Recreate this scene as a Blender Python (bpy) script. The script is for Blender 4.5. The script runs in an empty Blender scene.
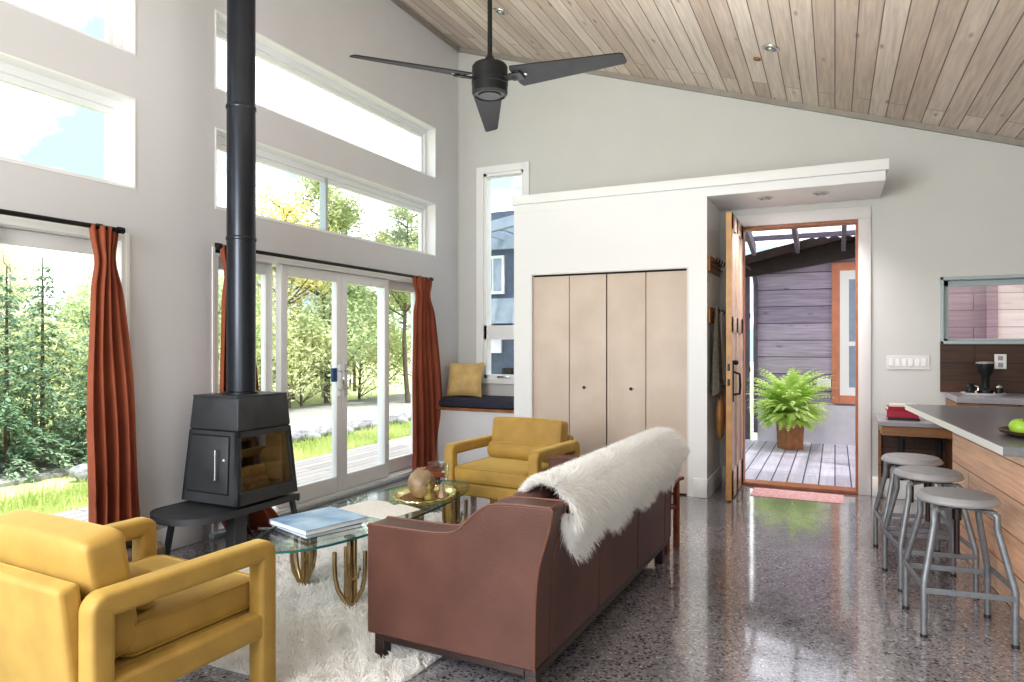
import bpy, bmesh, math, random
import numpy as np
from math import pi, sin, cos, radians, sqrt
from mathutils import Vector, Matrix, noise
random.seed(7); np.random.seed(7)
COL = bpy.context.scene.collection
scene = bpy.context.scene

# ------------------------------------------------------------------ mesh builder
class MB:
    def __init__(s): s.v = []; s.f = []
    def add(s, vs, fs, mt=None):
        o = len(s.v)
        if mt is not None: vs = [tuple(mt @ Vector(p)) for p in vs]
        s.v.extend([tuple(p) for p in vs]); s.f.extend([tuple(i+o for i in f) for f in fs]); return s
    def box(s, a, b, mt=None):
        x0,y0,z0 = a; x1,y1,z1 = b
        if x0 > x1: x0,x1 = x1,x0
        if y0 > y1: y0,y1 = y1,y0
        if z0 > z1: z0,z1 = z1,z0
        return s.add([(x0,y0,z0),(x1,y0,z0),(x1,y1,z0),(x0,y1,z0),(x0,y0,z1),(x1,y0,z1),(x1,y1,z1),(x0,y1,z1)],
              [(0,3,2,1),(4,5,6,7),(0,1,5,4),(1,2,6,5),(2,3,7,6),(3,0,4,7)], mt)
    def lathe(s, prof, n=24, c=(0,0,0), mt=None, cap=True):
        vs = []; fs = []
        for r,z in prof:
            for k in range(n):
                a = 2*pi*k/n; vs.append((c[0]+r*cos(a), c[1]+r*sin(a), c[2]+z))
        for i in range(len(prof)-1):
            for k in range(n):
                fs.append((i*n+k, i*n+(k+1)%n, (i+1)*n+(k+1)%n, (i+1)*n+k))
        if cap:
            fs.append(tuple(reversed(range(n)))); m = (len(prof)-1)*n
            fs.append(tuple(m+k for k in range(n)))
        return s.add(vs, fs, mt)
    def cyl(s, p, q, r, n=16, r2=None):
        return s.tube([p,q], [r, r if r2 is None else r2], n)
    def tube(s, pts, r, n=10, sec=None, up=None, cap=True):
        pts = [Vector(p) for p in pts]; N = len(pts)
        rs = r if isinstance(r,(list,tuple)) else [r]*N
        T = []
        for i in range(N):
            a = pts[max(i-1,0)]; b = pts[min(i+1,N-1)]
            if 0 < i < N-1:
                t = (pts[i]-pts[i-1]).normalized() + (pts[i+1]-pts[i]).normalized()
            else: t = b-a
            T.append(t.normalized())
        if up is None:
            u = Vector((0,0,1)) if abs(T[0].z) < .9 else Vector((1,0,0))
        else: u = Vector(up)
        vs = []; fs = []
        n = n if sec is None else len(sec)
        for i in range(N):
            t = T[i]
            if up is None:
                u = (u - t*u.dot(t)).normalized(); w = t.cross(u).normalized()
            else:
                u2 = Vector(up); w = t.cross(u2).normalized(); u = u2
            k2 = 1.0
            if sec is not None and 0 < i < N-1:
                d = (pts[i]-pts[i-1]).normalized().dot(t); k2 = 1/max(d,.5)
            for k in range(n):
                if sec is None:
                    a = 2*pi*k/n; vs.append(pts[i] + (w*cos(a)+u*sin(a))*rs[i])
                else:
                    vs.append(pts[i] + w*sec[k][0]*k2 + u*sec[k][1])
        for i in range(N-1):
            for k in range(n):
                fs.append((i*n+k, i*n+(k+1)%n, (i+1)*n+(k+1)%n, (i+1)*n+k))
        if cap:
            fs.append(tuple(reversed(range(n)))); m = (N-1)*n; fs.append(tuple(m+k for k in range(n)))
        return s.add(vs, fs)
    def prism(s, poly, axis, a, b, mt=None):
        n = len(poly); vs = []
        for h in (a,b):
            for p,q in poly:
                vs.append({'x':(h,p,q),'y':(p,h,q),'z':(p,q,h)}[axis])
        fs = [tuple(range(n)), tuple(reversed(range(n,2*n)))]
        fs += [(i,(i+1)%n+0,(i+1)%n+n,i+n) for i in range(n)]
        fs = [fs[0], fs[1]] + [tuple(reversed(f)) for f in fs[2:]]
        return s.add(vs, fs, mt)
    def ball(s, c, r, n=16, m=10, sc=(1,1,1), mt=None):
        prof = [(max(sin(pi*i/m),.0005)*r, -cos(pi*i/m)*r) for i in range(m+1)]
        M = Matrix.Translation(c) @ Matrix.Diagonal((*sc,1)) 
        if mt is not None: M = Matrix.Translation(c) @ mt @ Matrix.Diagonal((*sc,1))
        return s.lathe(prof, n, (0,0,0), M)
    def build(s, name, mat, parent=None, bevel=0, seg=2, smooth=True, sub=0, loc=None, ang=35):
        me = bpy.data.meshes.new(name); me.from_pydata(s.v, [], s.f); me.update()
        bm = bmesh.new(); bm.from_mesh(me); bmesh.ops.recalc_face_normals(bm, faces=bm.faces); bm.to_mesh(me); bm.free()
        o = bpy.data.objects.new(name, me); COL.objects.link(o)
        if mat is not None: me.materials.append(mat)
        if smooth:
            for p in me.polygons: p.use_smooth = True
            me.set_sharp_from_angle(angle=radians(ang))
        if bevel:
            m = o.modifiers.new('b','BEVEL'); m.width = bevel; m.segments = seg; m.limit_method = 'ANGLE'; m.angle_limit = radians(40); m.harden_normals = False
            for p in me.polygons: p.use_smooth = True
        if sub:
            m = o.modifiers.new('s','SUBSURF'); m.levels = sub; m.render_levels = sub
        if parent is not None: o.parent = parent
        if loc is not None: o.location = loc
        return o

def fastmesh(name, V, Fq, mat, parent=None, smooth=True):
    me = bpy.data.meshes.new(name)
    V = np.asarray(V, dtype=np.float32); Fq = np.asarray(Fq, dtype=np.int32); n = len(Fq); k = Fq.shape[1]
    me.vertices.add(len(V)); me.vertices.foreach_set('co', V.ravel())
    me.loops.add(n*k); me.loops.foreach_set('vertex_index', Fq.ravel())
    me.polygons.add(n); me.polygons.foreach_set('loop_start', np.arange(0,n*k,k,dtype=np.int32))
    me.polygons.foreach_set('use_smooth', np.full(n, smooth)); me.update(calc_edges=True); me.validate()
    me.materials.append(mat)
    o = bpy.data.objects.new(name, me); COL.objects.link(o)
    if parent is not None: o.parent = parent
    return o

def empty(name, loc=(0,0,0), rz=0):
    o = bpy.data.objects.new(name, None); COL.objects.link(o); o.location = loc; o.rotation_euler = (0,0,rz); o.empty_display_size = .1
    return o
def tag(o, label=None, cat=None, group=None, kind=None):
    if label: o['label'] = label
    if cat: o['category'] = cat
    if group: o['group'] = group
    if kind: o['kind'] = kind
    return o
def thing(name, label, cat, loc=(0,0,0), rz=0, group=None): return tag(empty(name,loc,rz), label, cat, group)
def kids(o): return [c for c in bpy.data.objects if c.parent == o]
def copy_tree(o, parent=None):
    c = o.copy(); COL.objects.link(c)
    if parent is not None: c.parent = parent
    for ch in kids(o): copy_tree(ch, c)
    return c
def struct(o): o['kind'] = 'structure'; return o

# ------------------------------------------------------------------ materials
def newmat(name):
    m = bpy.data.materials.new(name); m.use_nodes = True
    nt = m.node_tree; b = nt.nodes['Principled BSDF']; return m, nt, b
def setp(b, **k):
    for n,v in k.items():
        n = {'spec':'Specular IOR Level','coat':'Coat Weight','coatr':'Coat Roughness','sheen':'Sheen Weight','sss':'Subsurface Weight','trans':'Transmission Weight',
             'rough':'Roughness','metal':'Metallic','col':'Base Color','em':'Emission Color','ems':'Emission Strength','ior':'IOR','alpha':'Alpha','sheent':'Sheen Tint','sheenr':'Sheen Roughness'}[n]
        if isinstance(v, tuple) and len(v) == 3: v = (*v,1)
        b.inputs[n].default_value = v
def flat(name, col, rough=.5, var=0.0, vscale=8, bump=0, bscale=80, col2=None, **k):
    m, nt, b = newmat(name); setp(b, col=col, rough=rough, **k)
    N = nt.nodes; L = nt.links
    tc = N.new('ShaderNodeTexCoord')
    if var or col2:
        no = N.new('ShaderNodeTexNoise'); no.inputs['Scale'].default_value = vscale; no.inputs['Detail'].default_value = 5
        L.new(tc.outputs['Object'], no.inputs['Vector'])
        r = N.new('ShaderNodeValToRGB'); r.color_ramp.elements[0].position = .3; r.color_ramp.elements[1].position = .7
        c2 = col2 or tuple(min(1,c*(1+var)) for c in col); c1 = col if col2 else tuple(c*(1-var) for c in col)
        r.color_ramp.elements[0].color = (*c1,1); r.color_ramp.elements[1].color = (*c2,1)
        L.new(no.outputs['Fac'], r.inputs[0]); L.new(r.outputs[0], b.inputs['Base Color'])
    if bump:
        n2 = N.new('ShaderNodeTexNoise'); n2.inputs['Scale'].default_value = bscale; n2.inputs['Detail'].default_value = 3
        L.new(tc.outputs['Object'], n2.inputs['Vector'])
        bp = N.new('ShaderNodeBump'); bp.inputs['Strength'].default_value = bump; bp.inputs['Distance'].default_value = .01
        L.new(n2.outputs['Fac'], bp.inputs['Height']); L.new(bp.outputs[0], b.inputs['Normal'])
    return m
def plank(name, u, v, row, length, c1, c2, mortar, msize=.004, rough=.5, knots=.5, grain=.25, off=(0,0), bump=.4, **k):
    """boards: u = axis along the boards, v = axis across them"""
    m, nt, b = newmat(name); setp(b, rough=rough, **k); N = nt.nodes; L = nt.links
    tc = N.new('ShaderNodeTexCoord'); sp = N.new('ShaderNodeSeparateXYZ'); L.new(tc.outputs['Object'], sp.inputs[0])
    au = N.new('ShaderNodeMath'); au.operation='ADD'; au.inputs[1].default_value = off[0]; L.new(sp.outputs[u], au.inputs[0])
    av = N.new('ShaderNodeMath'); av.operation='ADD'; av.inputs[1].default_value = off[1]; L.new(sp.outputs[v], av.inputs[0])
    cb = N.new('ShaderNodeCombineXYZ'); L.new(au.outputs[0], cb.inputs[0]); L.new(av.outputs[0], cb.inputs[1])
    br = N.new('ShaderNodeTexBrick'); br.offset = .37; br.offset_frequency = 2
    for n_,v_ in (('Scale',1),('Mortar Size',msize),('Mortar Smooth',.1),('Bias',0),('Brick Width',length),('Row Height',row)): br.inputs[n_].default_value = v_
    br.inputs['Color1'].default_value = (*c1,1); br.inputs['Color2'].default_value = (*c2,1); br.inputs['Mortar'].default_value = (*mortar,1)
    L.new(cb.outputs[0], br.inputs['Vector'])
    # grain, stretched along the boards
    mp = N.new('ShaderNodeVectorMath'); mp.operation='MULTIPLY'; mp.inputs[1].default_value = (1.6, 26, 1); L.new(cb.outputs[0], mp.inputs[0])
    # a different piece of grain per board
    ad = N.new('ShaderNodeVectorMath'); ad.operation='ADD'; L.new(mp.outputs[0], ad.inputs[0])
    sc = N.new('ShaderNodeVectorMath'); sc.operation='SCALE'; sc.inputs['Scale'].default_value = 40; L.new(br.outputs['Color'], sc.inputs[0]); L.new(sc.outputs[0], ad.inputs[1])
    g = N.new('ShaderNodeTexNoise'); g.inputs['Scale'].default_value = 1.5; g.inputs['Detail'].default_value = 6; g.inputs['Distortion'].default_value = .6; L.new(ad.outputs[0], g.inputs['Vector'])
    gr = N.new('ShaderNodeMapRange'); gr.inputs[1].default_value = .3; gr.inputs[2].default_value = .7; gr.inputs[3].default_value = 1-grain; gr.inputs[4].default_value = 1+grain*.4; L.new(g.outputs['Fac'], gr.inputs[0])
    mx = N.new('ShaderNodeVectorMath'); mx.operation='SCALE'; L.new(br.outputs['Color'], mx.inputs[0]); L.new(gr.outputs[0], mx.inputs['Scale'])
    out = mx.outputs[0]
    if knots:
        mk = N.new('ShaderNodeVectorMath'); mk.operation='MULTIPLY'; mk.inputs[1].default_value = (2.2, 7, 1); L.new(cb.outputs[0], mk.inputs[0])
        vo = N.new('ShaderNodeTexVoronoi'); vo.inputs['Scale'].default_value = 1.0; vo.inputs['Randomness'].default_value = 1; L.new(mk.outputs[0], vo.inputs['Vector'])
        kr = N.new('ShaderNodeMapRange'); kr.inputs[1].default_value = .03; kr.inputs[2].default_value = .13; kr.inputs[3].default_value = 1-knots; kr.inputs[4].default_value = 1; L.new(vo.outputs['Distance'], kr.inputs[0])
        mx2 = N.new('ShaderNodeVectorMath'); mx2.operation='SCALE'; L.new(out, mx2.inputs[0]); L.new(kr.outputs[0], mx2.inputs['Scale']); out = mx2.outputs[0]
    L.new(out, b.inputs['Base Color'])
    bp = N.new('ShaderNodeBump'); bp.inputs['Strength'].default_value = bump; bp.inputs['Distance'].default_value = .006; bp.invert = True
    L.new(br.outputs['Fac'], bp.inputs['Height']); L.new(bp.outputs[0], b.inputs['Normal'])
    return m
def glassmat(name, tint=(1,1,1), refl=.06, rough=0.0):
    m = bpy.data.materials.new(name); m.use_nodes = True; nt = m.node_tree; N = nt.nodes; L = nt.links; N.clear()
    o = N.new('ShaderNodeOutputMaterial'); t = N.new('ShaderNodeBsdfTransparent'); g = N.new('ShaderNodeBsdfGlossy'); x = N.new('ShaderNodeMixShader')
    t.inputs[0].default_value = (*tint,1); g.inputs['Roughness'].default_value = rough
    lw = N.new('ShaderNodeLayerWeight'); lw.inputs[0].default_value = .35
    mr = N.new('ShaderNodeMapRange'); mr.inputs[3].default_value = refl; mr.inputs[4].default_value = min(1,refl+.55); L.new(lw.outputs['Facing'], mr.inputs[0])
    pw = N.new('ShaderNodeMath'); pw.operation='POWER'; pw.inputs[1].default_value = 3; L.new(lw.outputs['Facing'], pw.inputs[0]); L.new(pw.outputs[0], mr.inputs[0])
    L.new(mr.outputs[0], x.inputs[0]); L.new(t.outputs[0], x.inputs[1]); L.new(g.outputs[0], x.inputs[2]); L.new(x.outputs[0], o.inputs[0])
    return m

M = {}
M['wall'] = flat('wall_paint', (.66,.66,.69), .6, var=.015, vscale=3, bump=.02)
M['wallfar'] = flat('far_wall_paint', (.63,.63,.62), .6, var=.015, vscale=3, bump=.02)
M['white'] = flat('white_paint', (.86,.86,.87), .4)
M['trimwarm'] = flat('trim_paint', (.74,.72,.72), .45)
M['vinyl'] = flat('white_vinyl', (.82,.83,.84), .35)
M['ceil'] = plank('ceiling_boards', 'Y','X', .135, 6.5, (.60,.49,.42), (.80,.71,.64), (.22,.17,.15), .004, rough=.5, knots=.55, grain=.2, bump=.6)
M['ceiltrim'] = flat('ceiling_edge_trim', (.34,.31,.28), .5, var=.1)
M['glass'] = glassmat('window_glass', (.98,1,1), .03)
M['black'] = flat('black_metal', (.018,.019,.021), .42, metal=.3)
M['stove'] = flat('stove_steel', (.085,.09,.10), .5, var=.2, vscale=5, metal=.55, bump=.05, bscale=300)
M['pipe'] = flat('stove_pipe_steel', (.045,.05,.062), .28, var=.15, vscale=3, metal=.7)
M['steel'] = flat('brushed_steel', (.62,.62,.63), .25, metal=1.0)
M['chrome'] = flat('chrome', (.8,.8,.8), .12, metal=1.0)
M['velvet'] = flat('mustard_velvet', (.43,.27,.07), .62, var=.14, vscale=7, bump=.12, bscale=14, sheen=.6, sheent=(1,.8,.3), sheenr=.4)
M['velvetp'] = flat('mustard_piping', (.40,.24,.025), .6, sheen=.3)
M['leather'] = flat('brown_leather', (.088,.037,.028), .42, col2=(.130,.058,.044), vscale=4, bump=.15, bscale=160)
M['leather2'] = flat('leather_inner', (.10,.05,.042), .34, col2=(.15,.078,.062), vscale=5, bump=.15, bscale=120)
M['leatherp'] = flat('leather_piping', (.15,.065,.042), .5)
M['darkwood'] = flat('espresso_wood', (.028,.014,.012), .35, var=.3, vscale=12)
M['redwood'] = flat('reddish_wood', (.22,.065,.03), .35, var=.25, vscale=14)
M['curtain'] = flat('rust_velvet_curtain', (.235,.058,.030), .75, col2=(.33,.095,.046), vscale=3, sheen=.5, sheent=(1,.5,.4), sheenr=.4)
M['brass'] = flat('aged_brass', (.42,.31,.17), .3, var=.2, vscale=20, metal=1.0)
M['gold'] = flat('polished_brass', (.75,.62,.30), .2, metal=1.0)
M['fur'] = flat('white_fleece', (.93,.92,.91), .75, col2=(.98,.975,.97), vscale=9, sheen=.3, sss=0.0)
M['furbase'] = flat('fleece_hide', (.90,.88,.86), .9)
M['closet'] = flat('birch_ply', (.62,.51,.43), .5, col2=(.72,.61,.53), vscale=2.5, bump=.03)
M['closetedge'] = flat('dark_gap', (.03,.025,.02), .7)
M['oak'] = flat('door_oak', (.52,.28,.10), .4, var=.2, vscale=9)
M['doorpaint'] = flat('door_face', (.64,.48,.38), .35, var=.12, vscale=9)
M['fir'] = flat('fir_frame', (.38,.14,.07), .4, var=.2, vscale=9)
M['stool'] = flat('galvanised_grey_metal', (.25,.26,.28), .45, var=.12, vscale=30, metal=.5)
M['stoolseat'] = flat('grey_metal_seat', (.43,.435,.46), .45, var=.08, vscale=12, metal=.4)
M['stone'] = flat('grey_stone_counter', (.20,.195,.21), .28, var=.1, vscale=20)
M['stone_l'] = flat('pale_counter', (.34,.33,.36), .3, var=.08, vscale=20)
M['navy'] = flat('navy_cushion_fabric', (.035,.035,.06), .8, bump=.1)
M['pillow'] = flat('gold_pillow', (.66,.47,.20), .6, var=.15, vscale=10, sheen=.4)
M['plastic'] = flat('white_plastic', (.8,.79,.79), .35)
M['paper'] = flat('paper_pages', (.82,.80,.76), .8, var=.06, vscale=60)
M['bluebook'] = flat('blue_cover', (.10,.24,.48), .35, col2=(.42,.60,.80), vscale=6)
M['navybook'] = flat('navy_cover', (.03,.09,.22), .4)
M['redbook'] = flat('crimson_cover', (.38,.015,.05), .4)
M['cream'] = flat('cream_cover', (.72,.66,.55), .5)
M['blackbook'] = flat('black_cover', (.03,.028,.03), .4)
M['clay'] = flat('mottled_clay', (.20,.13,.075), .45, col2=(.44,.33,.21), vscale=14, bump=.2, bscale=30)
M['clayg'] = flat('olive_brass', (.34,.30,.12), .3, metal=.6, var=.2)
M['clearg'] = glassmat('clear_glass', (.93,.97,.96), .10)
M['tableg'] = glassmat('table_glass', (.90,.965,.95), .10)
M['tableedge'] = flat('green_glass_edge', (.03,.17,.17), .1, spec=.8)
M['ember'] = flat('fire_logs', (.42,.22,.10), .8, var=.4, vscale=12, bump=.4, bscale=20)
M['brick'] = flat('fire_brick', (.36,.26,.18), .85, var=.2)
M['stoveglass'] = glassmat('stove_glass', (.62,.58,.55), .16)
M['fan'] = flat('fan_black', (.008,.009,.010), .5, spec=.3)
M['blade'] = flat('fan_blade', (.014,.014,.016), .7, var=.2, spec=.25, vscale=10)
M['apple'] = flat('green_apple', (.30,.52,.045), .3, col2=(.45,.66,.10), vscale=15)
M['stem'] = flat('stem_brown', (.10,.06,.03), .7)
M['avocado'] = flat('dark_avocado', (.03,.04,.035), .5, bump=.3)
M['bowlw'] = flat('dark_wood_bowl', (.10,.055,.035), .4, var=.3, vscale=20)
M['bag'] = flat('tan_leather', (.30,.14,.04), .45, var=.2)
M['cloth'] = flat('olive_grey_cloth', (.16,.15,.12), .9, var=.35, vscale=25)
M['bark'] = flat('bark', (.13,.10,.075), .9, var=.35, vscale=12, bump=.5, bscale=20)
M['paleb'] = flat('pale_bark', (.42,.38,.32), .9, var=.2, vscale=12)
M['logend'] = flat('split_wood', (.50,.36,.22), .8, var=.25, vscale=20)
M['mat'] = flat('red_mat', (.72,.34,.34), .9, col2=(.86,.62,.62), vscale=30)
M['bulb'] = flat('lamp_glow', (1,.95,.85), .5, em=(1,.95,.88), ems=2.0)
M['metalwin'] = flat('grey_green_frame', (.42,.48,.50), .4)
M['orange'] = flat('orange_trim', (.58,.24,.15), .5, var=.12)
M['rafter'] = flat('weathered_rafter', (.13,.11,.15), .7, var=.2)
M['poly'] = glassmat('clear_roofing', (.92,.92,.96), .02, .1)
M['deck_l'] = plank('deck_boards_side', 'Y','X', .14, 3.6, (.58,.50,.48), (.72,.65,.63), (.24,.16,.14), .006, rough=.6, knots=.1, grain=.15)
M['deck_f'] = plank('deck_boards_entry', 'Y','X', .145, 3.0, (.46,.43,.50), (.56,.53,.60), (.08,.07,.10), .007, rough=.5, knots=.1, grain=.15)
M['siding'] = plank('stained_siding', 'X','Z', .235, 3.0, (.36,.31,.42), (.52,.45,.58), (.09,.07,.11), .006, rough=.7, knots=.45, grain=.3)
M['siding2'] = plank('rosy_siding', 'X','Z', .17, 2.0, (.42,.24,.29), (.55,.35,.39), (.20,.10,.12), .004, rough=.7, knots=.3, grain=.25)
M['siding3'] = plank('sunlit_rosy_siding', 'X','Z', .17, 2.0, (.80,.62,.62), (.90,.75,.74), (.40,.26,.28), .004, rough=.7, knots=.2, grain=.15)  # rosy siding with sunlight painted into its colour
M['blueside'] = flat('blue_grey_cladding', (.085,.11,.17), .6, var=.15)
M['bluelight'] = flat('pale_blue_paint', (.30,.36,.47), .6, var=.1)
M['foundation'] = flat('pale_foundation', (.60,.59,.66), .7, var=.05)
M['pine'] = plank('island_pine', 'Y','Z', .19, 2.3, (.88,.50,.32), (.98,.74,.56), (.35,.16,.10), .0035, rough=.5, knots=.5, grain=.22)
M['walnut'] = plank('dark_cedar', 'X','Z', .15, 1.7, (.05,.02,.008), (.10,.04,.018), (.012,.006,.003), .003, rough=.45, knots=.5, grain=.4)
M['cab'] = plank('cabinet_wood', 'X','Z', .3, 1.7, (.26,.12,.05), (.36,.18,.08), (.06,.03,.02), .003, rough=.45, knots=.3, grain=.35)
M['peg'] = flat('peg_wood', (.30,.13,.05), .5, var=.25, vscale=14)
M['gravel'] = flat('gravel', (.24,.235,.23), .95, col2=(.36,.35,.34), vscale=14, bump=.6, bscale=40)
M['rock'] = flat('field_rock', (.10,.10,.11), .9, col2=(.40,.40,.41), vscale=6, bump=.5, bscale=12)
M['grassb'] = flat('lawn', (.42,.48,.18), .95, col2=(.58,.60,.30), vscale=3, bump=.4, bscale=50)
def leafmat(name, c1, c2, sc=1.5):
    m, nt, b = newmat(name); setp(b, rough=.6); N = nt.nodes; L = nt.links
    tc = N.new('ShaderNodeTexCoord'); no = N.new('ShaderNodeTexNoise'); no.inputs['Scale'].default_value = sc; no.inputs['Detail'].default_value = 4; L.new(tc.outputs['Object'], no.inputs['Vector'])
    r = N.new('ShaderNodeValToRGB'); r.color_ramp.elements[0].position=.35; r.color_ramp.elements[1].position=.65
    r.color_ramp.elements[0].color=(*c1,1); r.color_ramp.elements[1].color=(*c2,1); L.new(no.outputs['Fac'], r.inputs[0]); L.new(r.outputs[0], b.inputs['Base Color'])
    tr = N.new('ShaderNodeBsdfTranslucent'); L.new(r.outputs[0], tr.inputs[0]); x = N.new('ShaderNodeMixShader'); x.inputs[0].default_value=.4
    L.new(b.outputs[0], x.inputs[1]); L.new(tr.outputs[0], x.inputs[2]); L.new(x.outputs[0], nt.nodes['Material Output'].inputs[0]); return m
M['spruce'] = leafmat('spruce_needles', (.18,.30,.19), (.42,.54,.38))
M['leafy'] = leafmat('spring_leaves', (.60,.65,.32), (.86,.88,.60))
M['leafo'] = leafmat('gold_leaves', (.66,.56,.18), (.80,.74,.36))
M['leafg'] = leafmat('green_leaves', (.42,.52,.29), (.68,.76,.50))
M['pineleaf'] = leafmat('pine_needles', (.26,.33,.14), (.56,.60,.30))
M['fern'] = leafmat('fern_fronds', (.52,.72,.18), (.84,.94,.48), 6)
M['grass'] = leafmat('grass_blades', (.40,.50,.16), (.68,.72,.36), 1)

def furry(m):
    nt=m.node_tree; b=nt.nodes['Principled BSDF']; tr=nt.nodes.new('ShaderNodeBsdfTranslucent'); tr.inputs[0].default_value=(1,.99,.97,1); x=nt.nodes.new('ShaderNodeMixShader'); x.inputs[0].default_value=.38
    nt.links.new(b.outputs[0],x.inputs[1]); nt.links.new(tr.outputs[0],x.inputs[2]); nt.links.new(x.outputs[0],nt.nodes['Material Output'].inputs[0])
furry(M['fur'])
def roofing():
    m = bpy.data.materials.new('milky_roofing'); m.use_nodes = True; nt = m.node_tree; N = nt.nodes; L = nt.links; N.clear()
    o = N.new('ShaderNodeOutputMaterial'); a = N.new('ShaderNodeBsdfTransparent'); b = N.new('ShaderNodeBsdfTranslucent'); x = N.new('ShaderNodeMixShader')
    a.inputs[0].default_value=(.8,.8,.86,1); b.inputs[0].default_value=(.7,.7,.76,1); x.inputs[0].default_value=.6
    L.new(a.outputs[0],x.inputs[1]); L.new(b.outputs[0],x.inputs[2]); L.new(x.outputs[0],o.inputs[0]); return m
M['roofing'] = roofing()
# polished concrete with exposed aggregate
def concrete():
    m, nt, b = newmat('polished_concrete'); N = nt.nodes; L = nt.links; setp(b, rough=.13, spec=.7, coat=.9, coatr=.07); b.inputs['Coat IOR'].default_value=1.6; setp(b, rough=.13)
    tc = N.new('ShaderNodeTexCoord')
    vo = N.new('ShaderNodeTexVoronoi'); vo.inputs['Scale'].default_value = 105; L.new(tc.outputs['Object'], vo.inputs['Vector'])
    sp = N.new('ShaderNodeSeparateXYZ'); L.new(vo.outputs['Color'], sp.inputs[0])
    r = N.new('ShaderNodeValToRGB'); e = r.color_ramp.elements; r.color_ramp.interpolation='CONSTANT'
    e[0].position=0; e[0].color=(.09,.082,.09,1); e[1].position=.12; e[1].color=(.235,.22,.24,1)
    for p,c in ((.36,(.285,.268,.292)),(.62,(.32,.302,.328)),(.86,(.38,.365,.38)),(.965,(.52,.50,.53))):
        q = e.new(p); q.color=(*c,1)
    L.new(sp.outputs[0], r.inputs[0])
    v2 = N.new('ShaderNodeTexVoronoi'); v2.inputs['Scale'].default_value = 36; L.new(tc.outputs['Object'], v2.inputs['Vector'])
    s2 = N.new('ShaderNodeSeparateXYZ'); L.new(v2.outputs['Color'], s2.inputs[0])
    g = N.new('ShaderNodeMath'); g.operation='GREATER_THAN'; g.inputs[1].default_value=.82; L.new(s2.outputs[1], g.inputs[0])
    d = N.new('ShaderNodeMath'); d.operation='LESS_THAN'; d.inputs[1].default_value=.33; L.new(v2.outputs['Distance'], d.inputs[0])
    gd = N.new('ShaderNodeMath'); gd.operation='MULTIPLY'; L.new(g.outputs[0], gd.inputs[0]); L.new(d.outputs[0], gd.inputs[1])
    mx = N.new('ShaderNodeMix'); mx.data_type='RGBA'; L.new(gd.outputs[0], mx.inputs['Factor']); L.new(r.outputs[0], mx.inputs['A']); mx.inputs['B'].default_value=(.08,.07,.078,1)
    no = N.new('ShaderNodeTexNoise'); no.inputs['Scale'].default_value=.8; no.inputs['Detail'].default_value=5; L.new(tc.outputs['Object'], no.inputs['Vector'])
    mr = N.new('ShaderNodeMapRange'); mr.inputs[1].default_value=.3; mr.inputs[2].default_value=.7; mr.inputs[3].default_value=.58; mr.inputs[4].default_value=1.3; L.new(no.outputs['Fac'], mr.inputs[0])
    sc = N.new('ShaderNodeVectorMath'); sc.operation='SCALE'; L.new(mx.outputs['Result'], sc.inputs[0]); L.new(mr.outputs[0], sc.inputs['Scale']); L.new(sc.outputs[0], b.inputs['Base Color'])
    n3 = N.new('ShaderNodeTexNoise'); n3.inputs['Scale'].default_value=6; n3.inputs['Detail'].default_value=6; L.new(tc.outputs['Object'], n3.inputs['Vector'])
    r3 = N.new('ShaderNodeMapRange'); r3.inputs[1].default_value=.3; r3.inputs[2].default_value=.7; r3.inputs[3].default_value=.08; r3.inputs[4].default_value=.24; L.new(n3.outputs['Fac'], r3.inputs[0]); L.new(r3.outputs[0], b.inputs['Roughness'])
    bp = N.new('ShaderNodeBump'); bp.inputs['Strength'].default_value=.03; bp.inputs['Distance'].default_value=.01; L.new(n3.outputs['Fac'], bp.inputs['Height']); L.new(bp.outputs[0], b.inputs['Normal'])
    return m
M['floor'] = concrete()

# ------------------------------------------------------------------ the room
XL, YF, XR, YB = -3.97, 6.93, 3.3, -2.2
def ceil_z(x): return 4.81 - .328*(x-XL)
def holed_wall(name, mat, axis, a, b, u0, u1, z0, z1, holes):
    """a wall slab from a to b on `axis`, spanning u0..u1 and z0..z1, with rectangular holes (u0,u1,z0,z1)"""
    us = sorted({u0,u1,*[h[0] for h in holes],*[h[1] for h in holes]}); zs = sorted({z0,z1,*[h[2] for h in holes],*[h[3] for h in holes]})
    us = [u for u in us if u0 <= u <= u1]; zs = [z for z in zs if z0 <= z <= z1]
    nu, nz = len(us)-1, len(zs)-1
    def solid(i,j):
        if not (0<=i<nu and 0<=j<nz): return False
        cu=(us[i]+us[i+1])/2; cz=(zs[j]+zs[j+1])/2
        return not any(h[0]<cu<h[1] and h[2]<cz<h[3] for h in holes)
    mb = MB(); P = (lambda d,u,z:(d,u,z)) if axis=='x' else (lambda d,u,z:(u,d,z))
    for i in range(nu):
        for j in range(nz):
            if not solid(i,j): continue
            A,B,C,D = us[i],us[i+1],zs[j],zs[j+1]
            for d in (a,b): mb.add([P(d,A,C),P(d,B,C),P(d,B,D),P(d,A,D)],[(0,1,2,3)])
            if not solid(i-1,j): mb.add([P(a,A,C),P(b,A,C),P(b,A,D),P(a,A,D)],[(0,1,2,3)])
            if not solid(i+1,j): mb.add([P(a,B,C),P(b,B,C),P(b,B,D),P(a,B,D)],[(0,1,2,3)])
            if not solid(i,j-1): mb.add([P(a,A,C),P(b,A,C),P(b,B,C),P(a,B,C)],[(0,1,2,3)])
            if not solid(i,j+1): mb.add([P(a,A,D),P(b,A,D),P(b,B,D),P(a,B,D)],[(0,1,2,3)])
    o = mb.build(name, mat, smooth=False)
    bm = bmesh.new(); bm.from_mesh(o.data); bmesh.ops.remove_doubles(bm, verts=bm.verts, dist=1e-5); bmesh.ops.recalc_face_normals(bm, faces=bm.faces); bm.to_mesh(o.data); bm.free()
    return struct(o)
struct(MB().box((XL-.2,YB,-.12),(XR+.1,YF+.15,0)).build('floor', M['floor'], smooth=False))
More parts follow.
